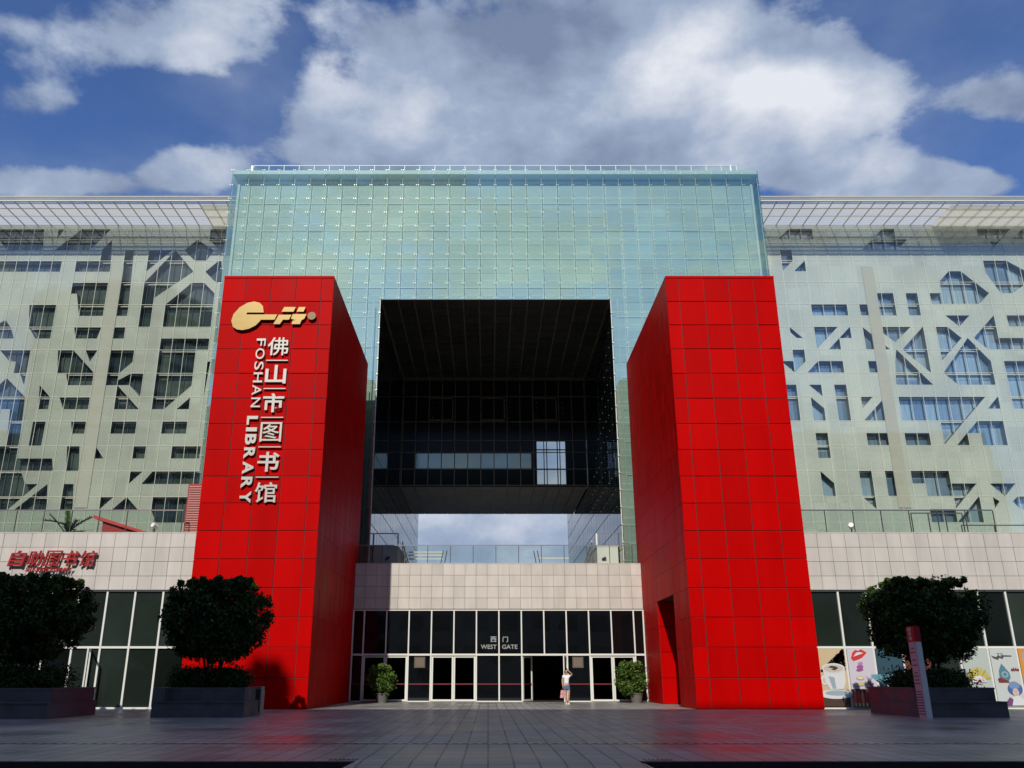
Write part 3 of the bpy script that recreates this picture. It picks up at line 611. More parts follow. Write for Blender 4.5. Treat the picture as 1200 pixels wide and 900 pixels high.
# inner wall
g=MB(); IY=GY+.75
for a,b,c,d in ((GX0+.3,OX0-.07,7.1,GZ-.45),(OX1+.07,GX1-.3,7.1,GZ-.45),(OX0-.07,OX1+.07,OZ+.08,GZ-.45)):
    g.box(a,b,IY,GYB,c,d,INW)
g.box(GX0+.02,GX1-.02,GY+.05,GYB,GZ-.3,GZ-.02,INM)
g.build('inner_wall',gw)
g=MB()
sk2=lambda u,v: (OX0-.07<u<OX1+.07 and v<OZ+.08)
u2=[x for x in xs if GX0+.7<x<GX1-.7]; u2=sorted([GX0+.32]+u2+[GX1-.32,OX0-.07,OX1+.07]); z2=[7.2]+[33.70-1.075*k for k in range(24,-1,-1) if 33.70-1.075*k>7.3]; z2=sorted(z2+[OZ+.08])
panels(g,u2,z2,lambda u,v,d:(u,IY-d,v),INW,gap=.008,proud=.02,skip=sk2,tilt=.01)
g.build('inner_panelling',gw)
g=MB()
for x in xs[1:-1]:
    lo=OZ+.08 if OX0-.5<x<OX1+.5 else 7.1
    g.box(x-.035,x+.035,IY-.06,IY-.024,lo,GZ-.85,INM)
z=33.70-1.075
while z>7.3:
    for a,b in (((GX0+.6,GX1-.6),) if z>OZ+.5 else ((GX0+.6,OX0-.5),(OX1+.5,GX1-.6))): g.box(a,b,IY-.058,IY-.024,z-.04,z+.04,INM)
    z-=2.15
for x in (GX0+.34,GX1-.34): g.box(x-.08,x+.08,IY-.16,IY+.02,7.1,GZ-.8,INM)
g.build('inner_mullions',gw)
for k in (-12,-8,-4,0,4,8,12):
    x=.49+P*k-P; f=MB(); x0,x1,za,zb=x,x+2*P,33.70-1.075*3-1.075,33.70-1.075*1.4
    za=33.70-1.075*3; zb=33.70-1.075*1.3
    for q in ((x0-.06,x0+.06,za,zb),(x1-.06,x1+.06,za,zb),(x0+.06,x1-.06,zb-.1,zb),(x0+.06,x1-.06,za,za+.08)): f.box(q[0],q[1],IY-.09,IY-.061,q[2],q[3],INF)
    f.box(x0+.06,x1-.06,IY-.08,IY-.065,za+.08,zb-.1,INW,.1); f.build('window',gw)
# side walls of opening, ceiling, end walls
rows=[7.12+ (OZ-7.12)/12*i for i in range(13)]; ys=[GY+.1+1.5*i for i in range(0,24) if GY+.1+1.5*i<GYB]+[GYB]
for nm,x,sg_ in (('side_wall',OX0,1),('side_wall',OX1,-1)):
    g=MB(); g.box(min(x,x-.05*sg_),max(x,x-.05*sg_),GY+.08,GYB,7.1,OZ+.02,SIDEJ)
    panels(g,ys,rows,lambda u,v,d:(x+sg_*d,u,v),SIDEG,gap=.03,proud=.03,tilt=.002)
    for y in frange(GY+1.6,GYB-1,1.5):
        for z in frange(8.2,OZ-.5,1.075): g.box(min(x+sg_*.03,x+sg_*.05),max(x+sg_*.03,x+sg_*.05),y-.015,y+.015,z-.015,z+.015,FITD) if (sg_<0) else None
    g.build(nm,gw)
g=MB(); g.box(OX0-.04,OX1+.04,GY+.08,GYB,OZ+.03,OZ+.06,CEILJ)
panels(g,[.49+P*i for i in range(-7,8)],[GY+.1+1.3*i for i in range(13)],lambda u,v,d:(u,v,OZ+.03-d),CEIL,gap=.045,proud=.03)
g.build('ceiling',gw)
# bridge block at the rear with its strip windows
BY0,BY1,BZ=68.5,80.7,15.9
br=MB()
holesF=[(-5.95,3.55,17.35,18.75),(4.0,6.35,16.1,19.75)]  # second opening is added: see-through sky in place of its reflection
holesB=[(-6.9,4.1,19.4,21.9),(4.6,7.6,18.2,23.2)]  # second rear opening added so sky shows behind the front one
def wall_with_holes(mb,y0,y1,x0,x1,z0,z1,holes,m):
    xs=sorted({x0,x1}|{h[0] for h in holes}|{h[1] for h in holes}); zs=sorted({z0,z1}|{h[2] for h in holes}|{h[3] for h in holes})
    for a,b in zip(xs,xs[1:]):
        for c,d in zip(zs,zs[1:]):
            if any(h[0]<=(a+b)/2<=h[1] and h[2]<=(c+d)/2<=h[3] for h in holes): continue
            mb.box(a,b,y0,y1,c,d,m)
xa,xb=OX0+.035,OX1-.075
wall_with_holes(br,BY0,BY0+.3,xa,xb,BZ,OZ,holesF,BRID); wall_with_holes(br,BY1-.3,BY1,xa,xb,BZ,OZ,holesB,BRID)
br.box(xa,xb,BY0+.3,BY1-.3,BZ+.02,BZ+.25,BRID)
br.build('bridge_walls',gw)
g=MB(); panels(g,[.49+P*i for i in range(-7,8)],[BY0]+[BY0+1.22*i for i in range(1,10)]+[BY1],lambda u,v,d:(u,v,BZ-d),UND,gap=.035,proud=.03); g.build('bridge_underside',gw)
g=MB()
for i in range(-7,8): 
    x=.49+P*i; g.box(x-.035,x+.035,BY0-.08,BY0-.003,BZ+.02,OZ,BRIDM)
for z in (16.0,17.35,18.75,19.75,21.36,23.56): g.box(xa,xb,BY0-.07,BY0-.004,z-.03,z+.03,BRIDM)
for k in (-5,-1,3):
    x=.49+P*k; 
    for q in ((x-.05,x+.05,21.5,23.4),(x+1.9,x+2,21.5,23.4),(x,x+2,23.35,23.45),(x,x+2,21.45,21.55)): g.box(q[0],q[1],BY0-.12,BY0-.085,q[2],q[3],BRIDM)
for i in range(-6,7):
    for z in frange(21.7,23.4,.43): 
        if i in (-6,-4,-2,0,1,3,5,-5,6): g.box(.49+P*i+.3*(i%2)-.025,.49+P*i+.3*(i%2)+.025,BY0-.14,BY0-.124,z-.025,z+.025,FIT)  # boxes stand in for bright points of light on the bridge glass
g.build('bridge_frame',gw)
for (x0,x1,z0,z1),y,m in ((holesF[0],BY0+.1,TINTG),(holesF[1],BY0+.1,CLEARG),(holesB[0],BY1-.1,TINTG),(holesB[1],BY1-.1,CLEARG)):
    g=MB(); g.face([(x0,y,z0),(x1,y,z0),(x1,y,z1),(x0,y,z1)],m)
    if m is CLEARG and y<75:
        g.box(x0+.55,x0+.62,y-.09,y-.02,z0,z1,DARKM); g.box(x1-.7,x1-.62,y-.09,y-.02,z0,z1,DARKM); g.box(x0,x1,y-.09,y-.02,18.95,19.03,DARKM); g.box(x0,x1,y-.09,y-.02,17.3,17.38,DARKM)
    g.build('window',gw)
# roof glass parapet
g=MB()
g.face([(-16.6,GY+.6,GZ),(17.6,GY+.6,GZ),(17.6,GY+.6,GZ+.75),(-16.6,GY+.6,GZ+.75)],RAILG)
g.box(-16.6,17.6,GY+.57,GY+.63,GZ+.72,GZ+.76,INM)
for i in range(33): 
    x=-16.6+i*34.2/32; g.box(x-.02,x+.02,GY+.56,GY+.59,GZ-.02,GZ+.72,INM)
g.build('roof_railing',gw)
g=MB(); g.box(-16.75,-16.6,GY+.4,GY+.6,GZ-.02,GZ+.62,WHITEM); g.build('roof_lamp',gw); g=MB(); g.tube((17.1,GY+.3,GZ-.02),(17.1,GY+.3,GZ+.6),.1,WHITEM,r1=.05); g.build('roof_lamp',gw)
# ---------------------------------------------------------------- lattice facades
FY=57.0
def clip_lines(poly,axis,c):
    out=[]
    n=len(poly)
    for i in range(n):
        a,b=poly[i],poly[(i+1)%n]
        if (a[axis]-c)*(b[axis]-c)<0:
            t=(c-a[axis])/(b[axis]-a[axis]); out.append(a[1-axis]+t*(b[1-axis]-a[1-axis]))
    out.sort(); return list(zip(out[::2],out[1::2]))
def lattice(x0,x1,ox,oz,holes,scr,wg,label,stripx):
    t=thing('office_building',label,'building',((x0+x1)/2,57,7.1),'lattice screened office wings')
    zb,zt=7.1,33.2
    pts=[];faces=[]
    def addp(p): k=len(pts); pts.extend(Vector(q) for q in p); faces.append(list(range(k,k+len(p))))
    addp([(x0,zb),(x1,zb),(x1,zt),(x0,zt)])
    hs=[]
    for h in holes:
        h=[(min(max(x,x0+.1),x1-.1),z) for x,z in h]
        a=sum(h[i][0]*h[(i+1)%len(h)][1]-h[(i+1)%len(h)][0]*h[i][1] for i in range(len(h)))
        if a<0: h=h[::-1]
        q=[]
        for p in h:
            if not q or (abs(p[0]-q[-1][0])+abs(p[1]-q[-1][1]))>.03: q.append(p)
        if len(q)>2: hs.append(q); addp(q)
    eds=[(f[i],f[(i+1)%len(f)]) for f in faces for i in range(len(f))]
    vc,ed,fc,ov,oe,of=delaunay_2d_cdt(pts,eds,[],0,1e-4)
    def pip(x,z,h):
        c=False
        for i in range(len(h)):
            (a,b),(p,q)=h[i],h[(i+1)%len(h)]
            if (b>z)!=(q>z) and x<(p-a)*(z-b)/(q-b)+a: c=not c
        return c
    g=MB(); g.v=[(v.x,FY,v.y) for v in vc]
    for f in fc:
        mx_=sum(vc[i].x for i in f)/len(f); mz_=sum(vc[i].y for i in f)/len(f)
        if any(pip(mx_,mz_,h) for h in hs): continue
        g.f.append(tuple(f)); g.m.append(g.mi(scr)); g.sh.append(.5)
    g.box(x0,x1,FY+.62,FY+22,zb,zt-.02,BACKW)
    g.box(x0,x1,FY+.01,FY+.6,zt-.1,zt+.18,scr); 
    for xx in (x0,x1): g.box(xx-.0 if xx==x0 else xx-.12,xx+.12 if xx==x0 else xx,FY+.01,FY+.62,zb,zt-.1,scr)
    g.build('lattice_screen',t)
    cols=[ox+.875*k for k in range(-60,60) if x0<ox+.875*k<x1]; rowz=[oz-1.7625*k for k in range(0,15) if zb<oz-1.7625*k<zt]
    for h in hs:
        m=MB(); n=len(h)
        m.face([(x,FY+.5,z) for x,z in h],wg)
        for i in range(n):
            (a,b),(c,d)=h[i],h[(i+1)%n]
            m.face([(a,FY+.004,b),(c,FY+.004,d),(c,FY+.58,d),(a,FY+.58,b)],REVEAL)
        for c in cols:
            for a,b in clip_lines(h,0,c+.1): m.box(c+.08,c+.12,FY+.4,FY+.49,a,b,REVEAL)
        for c in rowz:
            for a,b in clip_lines(h,1,c-.03): m.box(a,b,FY+.3,FY+.48,c-.05,c,RAILM)
        m.build('window',t)
    g=MB()
    for c in cols: g.box(c-.017,c+.017,FY-.05,FY-.02,zb,zt-.1,RAILM)
    for c in rowz: g.box(x0,x1,FY-.018,FY-.004,c-.017,c+.017,RAILM)
    g.build('facade_rails',t)
    g=MB()
    for i in range(-60,60,2):
        a,b=max(x0,ox+.875*i),min(x1,ox+.875*(i+2))
        if b-a<.1: continue
        for r0,r1 in zip([zt]+rowz,rowz+[zb]):
            if r0-r1<.1: continue
            q=[random.uniform(-.006,.006) for _ in range(3)]
            g.face([(a+.01,FY-.2+q[0],r1+.01),(b-.01,FY-.2+q[1],r1+.01),(b-.01,FY-.2+q[1]+q[2],r0-.01),(a+.01,FY-.2+q[0]+q[2],r0-.01)],VEIL)
    g.build('facade_glass',t)
    g=MB(); g.box(stripx-.42,stripx+.42,FY-.06,FY-.003,12,zt-3.3,STRIP); g.build('service_strip',t)
    # roof pergola cantilevering over the facade
    g=MB(); za=33.33; yf=53.6
    g.box(x0,x1,yf,yf+.1,za+.1,za+.4,PERF2); g.box(x0,x1,yf-.02,yf+.12,za+.402,za+.44,RAILM); g.box(x0,x1,yf-.02,yf+.12,za+.04,za+.098,RAILM)
    g.box(x0,x1,yf+.9,yf+.98,za-.02,za+.10,RAILM); g.box(x0,x1,yf+2.0,yf+2.05,za-.02,za+.10,RAILM)
    for k in range(-60,60):
        c=ox+.875*k*1.15
        if x0<c<x1: g.box(c-.028,c+.028,yf+.12,FY-.01,za+.0,za+.07,RAILM)
    g.build('roof_pergola',t)
    g=MB()
    y=yf+.3
    while y<FY+.4:
        g.face([(x0,y,za+.12),(x1,y,za+.12),(x1,y+.24,za+.12),(x0,y+.24,za+.12)],PERF); y+=.26
    g.build('pergola_louvres',t)
    return t
lattice(-48,-17.95,-34.78,32.13,LEFT_OPENINGS,SCR_L,WG_L,'grey lattice screened office wing with dark windows left of the glass gateway',-27.25)
rt=lattice(18.93,48,28.64,32.17,RIGHT_OPENINGS,SCR_R,WG_R,'pale lattice screened office wing with windows coloured like reflected blue sky right of the glass gateway',27.9)
for px_,a,b in ((-19.4,-20.6,-17.96),(0,0,0),(0,33.2,47.9)):
    if a==b: continue
    g=MB(); g.box(a,b,54.0,57.0,33.26,33.29,PERF2); g.build('soffit_panel',None)
    o=bpy.data.objects['soffit_panel'] if 'soffit_panel' in bpy.data.objects else None
for o in [o for o in bpy.data.objects if o.name.startswith('soffit_panel')]:
    x=o.data.vertices[0].co.x
    par=[q for q in bpy.data.objects if q.name.startswith('office_building') and (q.location.x<0)==(x<0)][0]
    setparent(o,par)
# ---------------------------------------------------------------- terrace things
def railing(x0,x1,y,zb,zt,st,label,group='glass railings on the terrace edge',glass=True,name='glass_railing'):
    t=thing(name,label,'railing',((x0+x1)/2,y,zb),group)
    g=MB(); g.box(x0,x1,y-.03,y+.03,zt-.05,zt,STEEL); g.build('handrail',t)
    n=max(1,round((x1-x0)/st)); 
    for i in range(n+1):
        x=x0+(x1-x0)*i/n; g=MB(); g.box(x-.02,x+.02,y-.045,y-.01,zb,zt-.05,DARKM); g.build('post',t)
    if glass:
        for i in range(n):
            a=x0+(x1-x0)*i/n; b=x0+(x1-x0)*(i+1)/n
            g=MB(); g.face([(a+.03,y+.01,zb+.03),(b-.03,y+.01,zb+.03),(b-.03,y+.01,zt-.07),(a+.03,y+.01,zt-.07)],RAILG); g.build('glass_panel',t)
    return t
railing(-26.5,-13.9,38.9,7.41,8.5,1.2,'glass terrace railing above the left tiled wing, beside the red canopy')
railing(14.05,23.0,38.9,7.41,8.5,1.2,'glass terrace railing above the right tiled wing')
railing(-7.4,8.3,49.9,7.41,8.5,1.3,'long glass terrace railing above the central entrance between the pylons')
railing(22.9,34,41.5,7.2,8.25,1.6,'low rail on the terrace right of the glass railing above the poster windows',glass=False,name='terrace_railing')
railing(19.9,22.3,40.2,7.2,8.6,.8,'small steel rail enclosure behind the right terrace railing',glass=False,name='stair_railing')
# stair blocks inside the opening
def stair_block(x0,x1,m,label,sg_):
    t=thing('stair_block',label,'stair enclosure',((x0+x1)/2,54,7.1),'stair enclosures inside the gateway')
    g=MB(); g.box(x0,x1,53.6,58,7.1,8.93,m); g.box(x0-.03,x1+.03,53.57,58,8.932,8.98,m); g.build('enclosure_wall',t)
    g=MB(); xe=x1 if sg_>0 else x0
    g.box(xe-.05,xe+.05,53.6,53.7,8.98,9.75,WHITEM); g.box(x0,x1,53.62,53.68,9.72,9.78,STEEL)
    xo=x0 if sg_>0 else x1; g.box(xo-.03,xo+.03,53.6,53.68,8.98,9.75,STEEL)
    g.build('rail',t)
    g=MB(); xi=xe+sg_*.25
    for k in range(9):
        y=54+k*1.1; z=9.3-k*.18; g.tube((xi,y,7.1),(xi,y,z),.03,STEEL,6)
    g.tube((xi,54,9.3),(xi,62.8,7.86),.04,STEEL,6); g.tube((xi,54,8.8),(xi,62.8,7.4),.03,STEEL,6)
    g.build('balustrade',t)
    g=MB(); g.box(xe+sg_*.6-(.6 if sg_<0 else 0),xe+sg_*.6+(.6 if sg_>0 else 0),60,66,7.1,8.55,CONC); g.build('ramp_wall',t)
    g=MB()
    if sg_>0: g.tube((x0+.8,53.57,8.15),(x0+1.0,53.45,8.3),.07,DARKM); g.box(x1-.5,x1-.25,53.55,53.599,7.75,7.85,DARKM)
    else: g.tube((x1-1.0,53.57,8.15),(x1-.8,53.45,8.25),.07,DARKM); g.box(x0+.25,x0+.5,53.55,53.599,7.75,7.85,DARKM); g.box(x0+.25,x0+.6,53.55,53.599,7.5,7.55,RSIGN)
    g.build('wall_fitting',t)
stair_block(-7.1,-5.6,CONC,'grey stair enclosure on the terrace at the left of the gateway opening',1)
stair_block(6.75,8.05,WBOX,'cream stair enclosure on the terrace at the right of the gateway opening',-1)
for x0,x1,lab in ((-5.3,-3.0,'slatted bench like balustrade on the terrace just right of the grey stair enclosure'),(3.3,5.4,'slatted balustrade on the terrace just left of the cream stair enclosure')):
    t=thing('slatted_balustrade',lab,'balustrade',((x0+x1)/2,60,7.1),'slatted balustrades inside the gateway')
    g=MB(); s_=1 if x0<0 else -1
    for z in ((8.75,9.0,9.2) if x0<0 else (8.8,)): g.box(x0,x1,58,58.08,z-.04,z+.04,WBOX)
    g.build('slats',t); g=MB(); xe=x1 if x0<0 else x0
    for dx in (0,.25): g.tube((xe+dx*s_,58,9.3),(xe+(dx-.4)*s_,58,7.1),.03,STEEL,6)
    g.box(x0,x1,58.1,58.4,7.1,8.35,CONC); g.build('base',t)
# red canopy, louvre box, plant, lamps on left terrace
t=thing('stair_canopy','dark red sloping stair canopy behind the left terrace railing','canopy',(-16,41,7.1))
g=MB(); g.prism([(-18.45,7.1),(-18.45,8.35),(-14.8,7.25),(-14.8,7.1)],41,43,mat('canopy_red',(.3,.015,.012),.5)); g.build('side_panel',t)
g=MB(); g.prism([(-18.9,8.62),(-18.85,8.45),(-14.6,7.2),(-14.6,7.32)],40.85,43.2,PBOX); g.build('roof',t)
t=thing('louvre_cabinet','red louvred cabinet on the terrace against the left pylon','cabinet',(-13.4,39.6,7.1))
g=MB(); g.box(-14.05,-12.95,39.6,41,7.1,9.85,mat('cabinet_red',(.3,.02,.02),.5)); g.build('frame',t)
g=MB(); 
for z in frange(7.5,9.7,.11): g.obox((-13.47,39.56,z),(1.0,.07,.05),(math.radians(35),0,0),mat('slat_pink',(.62,.3,.27),.5) if 'slat_pink' not in MATS else MATS['slat_pink'])
g.build('louvres',t)
def blade_plant(loc,h,label):
    t=thing('terrace_plant',label,'plant',loc)
    g=MB(); g.tube(loc,(loc[0]+.05,loc[1],loc[2]+h*.5),.06,BARK,6,.04); g.build('stem',t)
    g=MB(); o=Vector(loc)
    for k in range(9):
        a=random.uniform(0,6.28); el=random.uniform(.35,1.4); ln=h*random.uniform(.45,.75); base=o+Vector((0,0,h*random.uniform(.15,.4)))
        prev=base; dirv=Vector((math.cos(a)*math.cos(el),math.sin(a)*math.cos(el),math.sin(el)))
        for s_ in range(7):
            nx=prev+dirv*(ln/7); dirv=(dirv+Vector((0,0,-.06))).normalized(); g.tube(prev,nx,.02,LEAF,4)
            for sd in range(5):
                p=prev+(nx-prev)*sd/5; side=dirv.cross(Vector((0,0,1))); side=side.normalized() if side.length>.1 else Vector((1,0,0))
                for sg_ in (-1,1):
                    tip=p+side*sg_*random.uniform(.12,.2)+dirv*.12+Vector((0,0,random.uniform(0,.1))); wv=dirv*.03
                    g.face([p-wv,p+wv,tip],LEAF if random.random()<.6 else LEAF2,random.random())
            prev=nx
    g.build('foliage',t)
blade_plant((-19.6,40,7.1),2.1,'feathery dark green plant on the left terrace behind the glass railing')
def spot(loc,label):
    t=thing('floodlight',label,'floodlight',loc,'small floodlights on the terraces'); g=MB()
    x,y,z=loc; g.tube((x,y,z),(x,y,z+.25),.03,DARKM,6); g.build('bracket',t)
    g=MB(); g.tube((x-.06,y-.15,z+.34),(x+.05,y+.1,z+.26),.11,WHITEM,10); g.build('lamp_head',t)
spot((16.35,38.62,7.4),'small pale twin floodlight on the right tiled wing parapet'); spot((-15.0,38.62,7.4),'tiny dark floodlight on the left tiled wing parapet')
# ---------------------------------------------------------------- posters
def C(n,c): return MATS[n] if n in MATS else mat(n,c,.55)
class Poster:
    def __init__(s,x0,x1,z0,z1,bgc,label):
        s.x0,s.x1,s.z0,s.z1=x0,x1,z0,z1; s.k=0
        s.t=thing('poster',label,'poster',((x0+x1)/2,38.4,z0),'posters in the right shopfront')
        g=MB(); g.box(x0,x1,38.38,38.425,z0,z1,bgc); g.build('sheet',s.t)
    def P(s,u,v): return (s.x0+u*(s.x1-s.x0),s.z0+v*(s.z1-s.z0))
    def poly(s,pts,m,name):
        s.k+=1; g=MB(); y=38.378-.003*s.k; g.face([(x,y,z) for x,z in (s.P(*p) for p in pts)],m); return g.build(name,s.t)
    def ell(s,cu,cv,a,b,m,name,rot=0,a0=0,a1=360,n=22):
        asp=(s.z1-s.z0)/(s.x1-s.x0); pts=[]
        for i in range(n):
            t=math.radians(a0+(a1-a0)*i/(n-1 if a1-a0<360 else n)); x=a*math.cos(t); y=b*math.sin(t)*asp
            xr=x*math.cos(rot)-y*math.sin(rot); yr=(x*math.sin(rot)+y*math.cos(rot))/asp; pts.append((cu+xr,cv+yr))
        return s.poly(pts,m,name)
    def many(s,lst,m,name):
        s.k+=1; g=MB(); y=38.378-.003*s.k
        for pts in lst: g.face([(x,y,z) for x,z in (s.P(*p) for p in pts)],m,random.random())
        g.build(name,s.t)
    def txt(s,body,u0,u1,v0,v1,m,**k):
        s.k+=1; (a,c),(b,d)=s.P(u0,v0),s.P(u1,v1); ctext(body,a,b,c,d,38.374-.003*s.k,.004,m,s.t,'lettering',**k)
cream=C('p_cream',(.55,.42,.25)); white=C('p_white',(.62,.62,.62)); brown=C('p_brown',(.06,.03,.02)); red_=C('p_red',(.55,.03,.02)); blueg=C('p_shadow',(.28,.36,.4))
p=Poster(14.08,15.23,.1,2.42,cream,'poster of a white coffee cup with coffee beans beside the right red pylon')
p.poly([(0,0),(1,0),(1,.16),(0,.2)],brown,'table')
beans=[]
for i in range(900):
    u=random.uniform(.05,.95); v=random.uniform(.6,.98)
    if v>.6+.42*u: continue
    a=random.uniform(0,3); beans.append([(u+.035*math.cos(a+q*1.05)*(1 if q%3 else 1.3),v+.016*math.sin(a+q*1.05)) for q in range(6)])
p.many(beans,C('p_bean',(.05,.022,.015)),'coffee_beans')
p.ell(.5,.21,.62,.08,white,'saucer'); p.ell(.55,.23,.45,.045,blueg,'saucer_shade')
p.ell(.12,.45,.13,.085,white,'cup_handle'); p.ell(.13,.45,.06,.045,cream,'handle_hole')
p.poly([(.1,.66),(.92,.66),(.9,.42),(.8,.3),(.3,.29),(.15,.42)],white,'cup_body')
p.poly([(.28,.52),(.5,.5),(.52,.31),(.4,.3)],blueg,'cup_shade')
p.ell(.5,.66,.42,.085,white,'cup_rim'); p.ell(.5,.655,.36,.065,C('p_milk',(.5,.44,.36)),'milk_foam')
p.poly([(.3,.67),(.42,.7),(.6,.69),(.68,.66),(.55,.62),(.4,.635),(.5,.655)],brown,'latte_art')
p=Poster(15.33,16.45,.1,2.42,C('p_lilac',(.55,.5,.55)),'poster of red lips and lipsticks, second window from the pylon')
p.poly([(.12,.83),(.2,.93),(.33,.98),(.42,.96),(.55,.99),(.75,.93),(.55,.84),(.35,.8),(.2,.78)],red_,'lips')
p.poly([(.22,.86),(.35,.93),(.5,.94),(.62,.92),(.42,.89)],white,'teeth')
for (u,v,a,b,m) in ((.42,.68,.13,.035,C('p_mauve',(.3,.08,.25))),(.45,.74,.1,.03,C('p_mauve2',(.42,.2,.38))),(.4,.63,.14,.025,C('p_mauve',(.3,.08,.25)))): p.ell(u,v,a,b,m,'powder_puff',rot=.15)
p.ell(.38,.49,.16,.035,C('p_gold',(.55,.42,.2)),'gold_lips'); p.ell(.38,.49,.1,.015,white,'gold_lips_gap')
p.ell(.72,.5,.1,.04,C('p_silver',(.35,.35,.4)),'brush_mark'); p.ell(.7,.53,.1,.035,C('p_lilac',(.55,.5,.55)),'brush_gap')
p.poly([(.2,.4),(.5,.42),(.52,.36),(.22,.35)],C('p_gold',(.55,.42,.2)),'powder_bar')
p.poly([(.62,.42),(.68,.43),(.85,.33),(.78,.32)],red_,'lipstick_smear')
p.poly([(0,0),(1,0),(1,.3),(0,.3)],brown,'lower_band')
for i in range(7):
    u=.02+.14*i; c=[(.6,.12,.07),(.5,.05,.03),(.6,.2,.1),(.45,.03,.03),(.6,.14,.08),(.55,.08,.05),(.6,.22,.16)][i]
    p.poly([(u,.06),(u+.11,.06),(u+.12,.2),(u+.09,.27),(u+.05,.28),(u,.2)],C('p_stick%d'%i,c),'lipstick')
    p.poly([(u+.01,.0),(u+.1,.0),(u+.1,.06),(u+.01,.06)],C('p_gold',(.55,.42,.2)),'lipstick_case')
p=Poster(16.55,17.67,.1,2.42,C('p_navy',(.02,.06,.09)),'dark blue poster of dishes mostly behind the right tree')
p.ell(.15,.55,.45,.13,C('p_teal',(.12,.3,.36)),'blue_bowl',a0=180,a1=360); p.ell(.6,.3,.4,.16,C('p_silver2',(.4,.5,.52)),'dish_cover',a0=0,a1=180); p.ell(.6,.3,.45,.02,white,'plate')
p=Poster(17.77,18.89,.1,2.42,C('p_redd',(.12,.03,.02)),'dark red poster of food behind the slim red and white totem sign')
p.ell(.4,.4,.3,.06,white,'plate'); p.poly([(.3,.42),(.5,.42),(.45,.6),(.35,.62)],red_,'food'); p.poly([(.6,.3),(.68,.3),(.5,.8),(.44,.8)],cream,'chopsticks')
p=Poster(20.21,21.33,.1,2.42,C('p_pale',(.42,.47,.43)),'pale poster with a yellow flower behind the right tree')
for i in range(9):
    a=math.radians(10+i*20); p.poly([(.5,.45),(.5+.42*math.cos(a-.13),.45+.2*math.sin(a-.13)),(.5+.48*math.cos(a),.45+.24*math.sin(a)),(.5+.42*math.cos(a+.13),.45+.2*math.sin(a+.13))],C('p_yel',(.55,.4,.03)) if i%2 else C('p_yel2',(.4,.33,.05)),'petal')
p.ell(.5,.42,.26,.11,white,'fan',a0=0,a1=180); p.ell(.5,.42,.09,.04,red_,'fan_heart',a0=0,a1=180)
p=Poster(21.43,22.55,.1,2.42,C('p_grey',(.5,.53,.5)),'poster of a blue carved drop and an opera singer in blue headdress')
p.txt('文化',.25,.5,.86,.93,C('p_ink',(.06,.06,.06)))
p.poly([(.02,.88),(.1,.83),(.28,.8),(.3,.84),(.45,.82),(.5,.86),(.8,.86),(.8,.88),(.45,.885),(.4,.86),(.26,.88),(.22,.85)],C('p_ink',(.06,.06,.06)),'roof_eaves')
p.poly([(.35,.74),(.42,.7),(.6,.58),(.62,.5),(.52,.43),(.3,.44),(.2,.52),(.22,.62)],C('p_drop',(.08,.19,.24)),'carved_drop')
p.ell(.42,.55,.13,.055,C('p_drop2',(.25,.38,.42)),'drop_ring'); p.ell(.42,.55,.07,.03,C('p_drop',(.08,.19,.24)),'drop_centre')
p.poly([(.12,.47),(.2,.5),(.5,.44),(.55,.41),(.15,.41)],C('p_maroon',(.2,.02,.02)),'drop_stand')
p.txt('able',.68,.98,.61,.67,C('p_maroon',(.2,.02,.02)),bold=.03)
p.ell(.7,.3,.28,.11,C('p_headd',(.06,.12,.3)),'headdress'); p.ell(.68,.36,.2,.07,C('p_headd2',(.16,.25,.4)),'headdress_crest')
p.ell(.7,.24,.12,.07,C('p_face',(.6,.42,.38)),'face'); p.poly([(.45,.02),(.55,.14),(.65,.18),(.8,.18),(.98,.1),(.98,.02)],white,'robe')
p.poly([(.3,.02),(.48,.02),(.56,.12),(.44,.16),(.32,.1)],C('p_violet',(.15,.05,.15)),'sleeve')
p.many([[(.64,.26),(.68,.265),(.68,.255)],[(.73,.265),(.77,.26),(.73,.255)],[(.68,.205),(.73,.205),(.705,.195)]],C('p_ink',(.06,.06,.06)),'face_marks')
p=Poster(22.65,23.77,.1,2.42,C('p_orange',(.6,.25,.04)),'orange bordered poster at the right edge of the photo')
p.poly([(.12,.4),(.9,.4),(.9,.93),(.12,.93)],blueg,'panel'); p.ell(.5,.7,.2,.06,C('p_yel',(.55,.4,.03)),'flower'); p.poly([(0,0),(1,0),(1,.3),(0,.3)],C('p_maroon',(.2,.02,.02)),'lower_band')
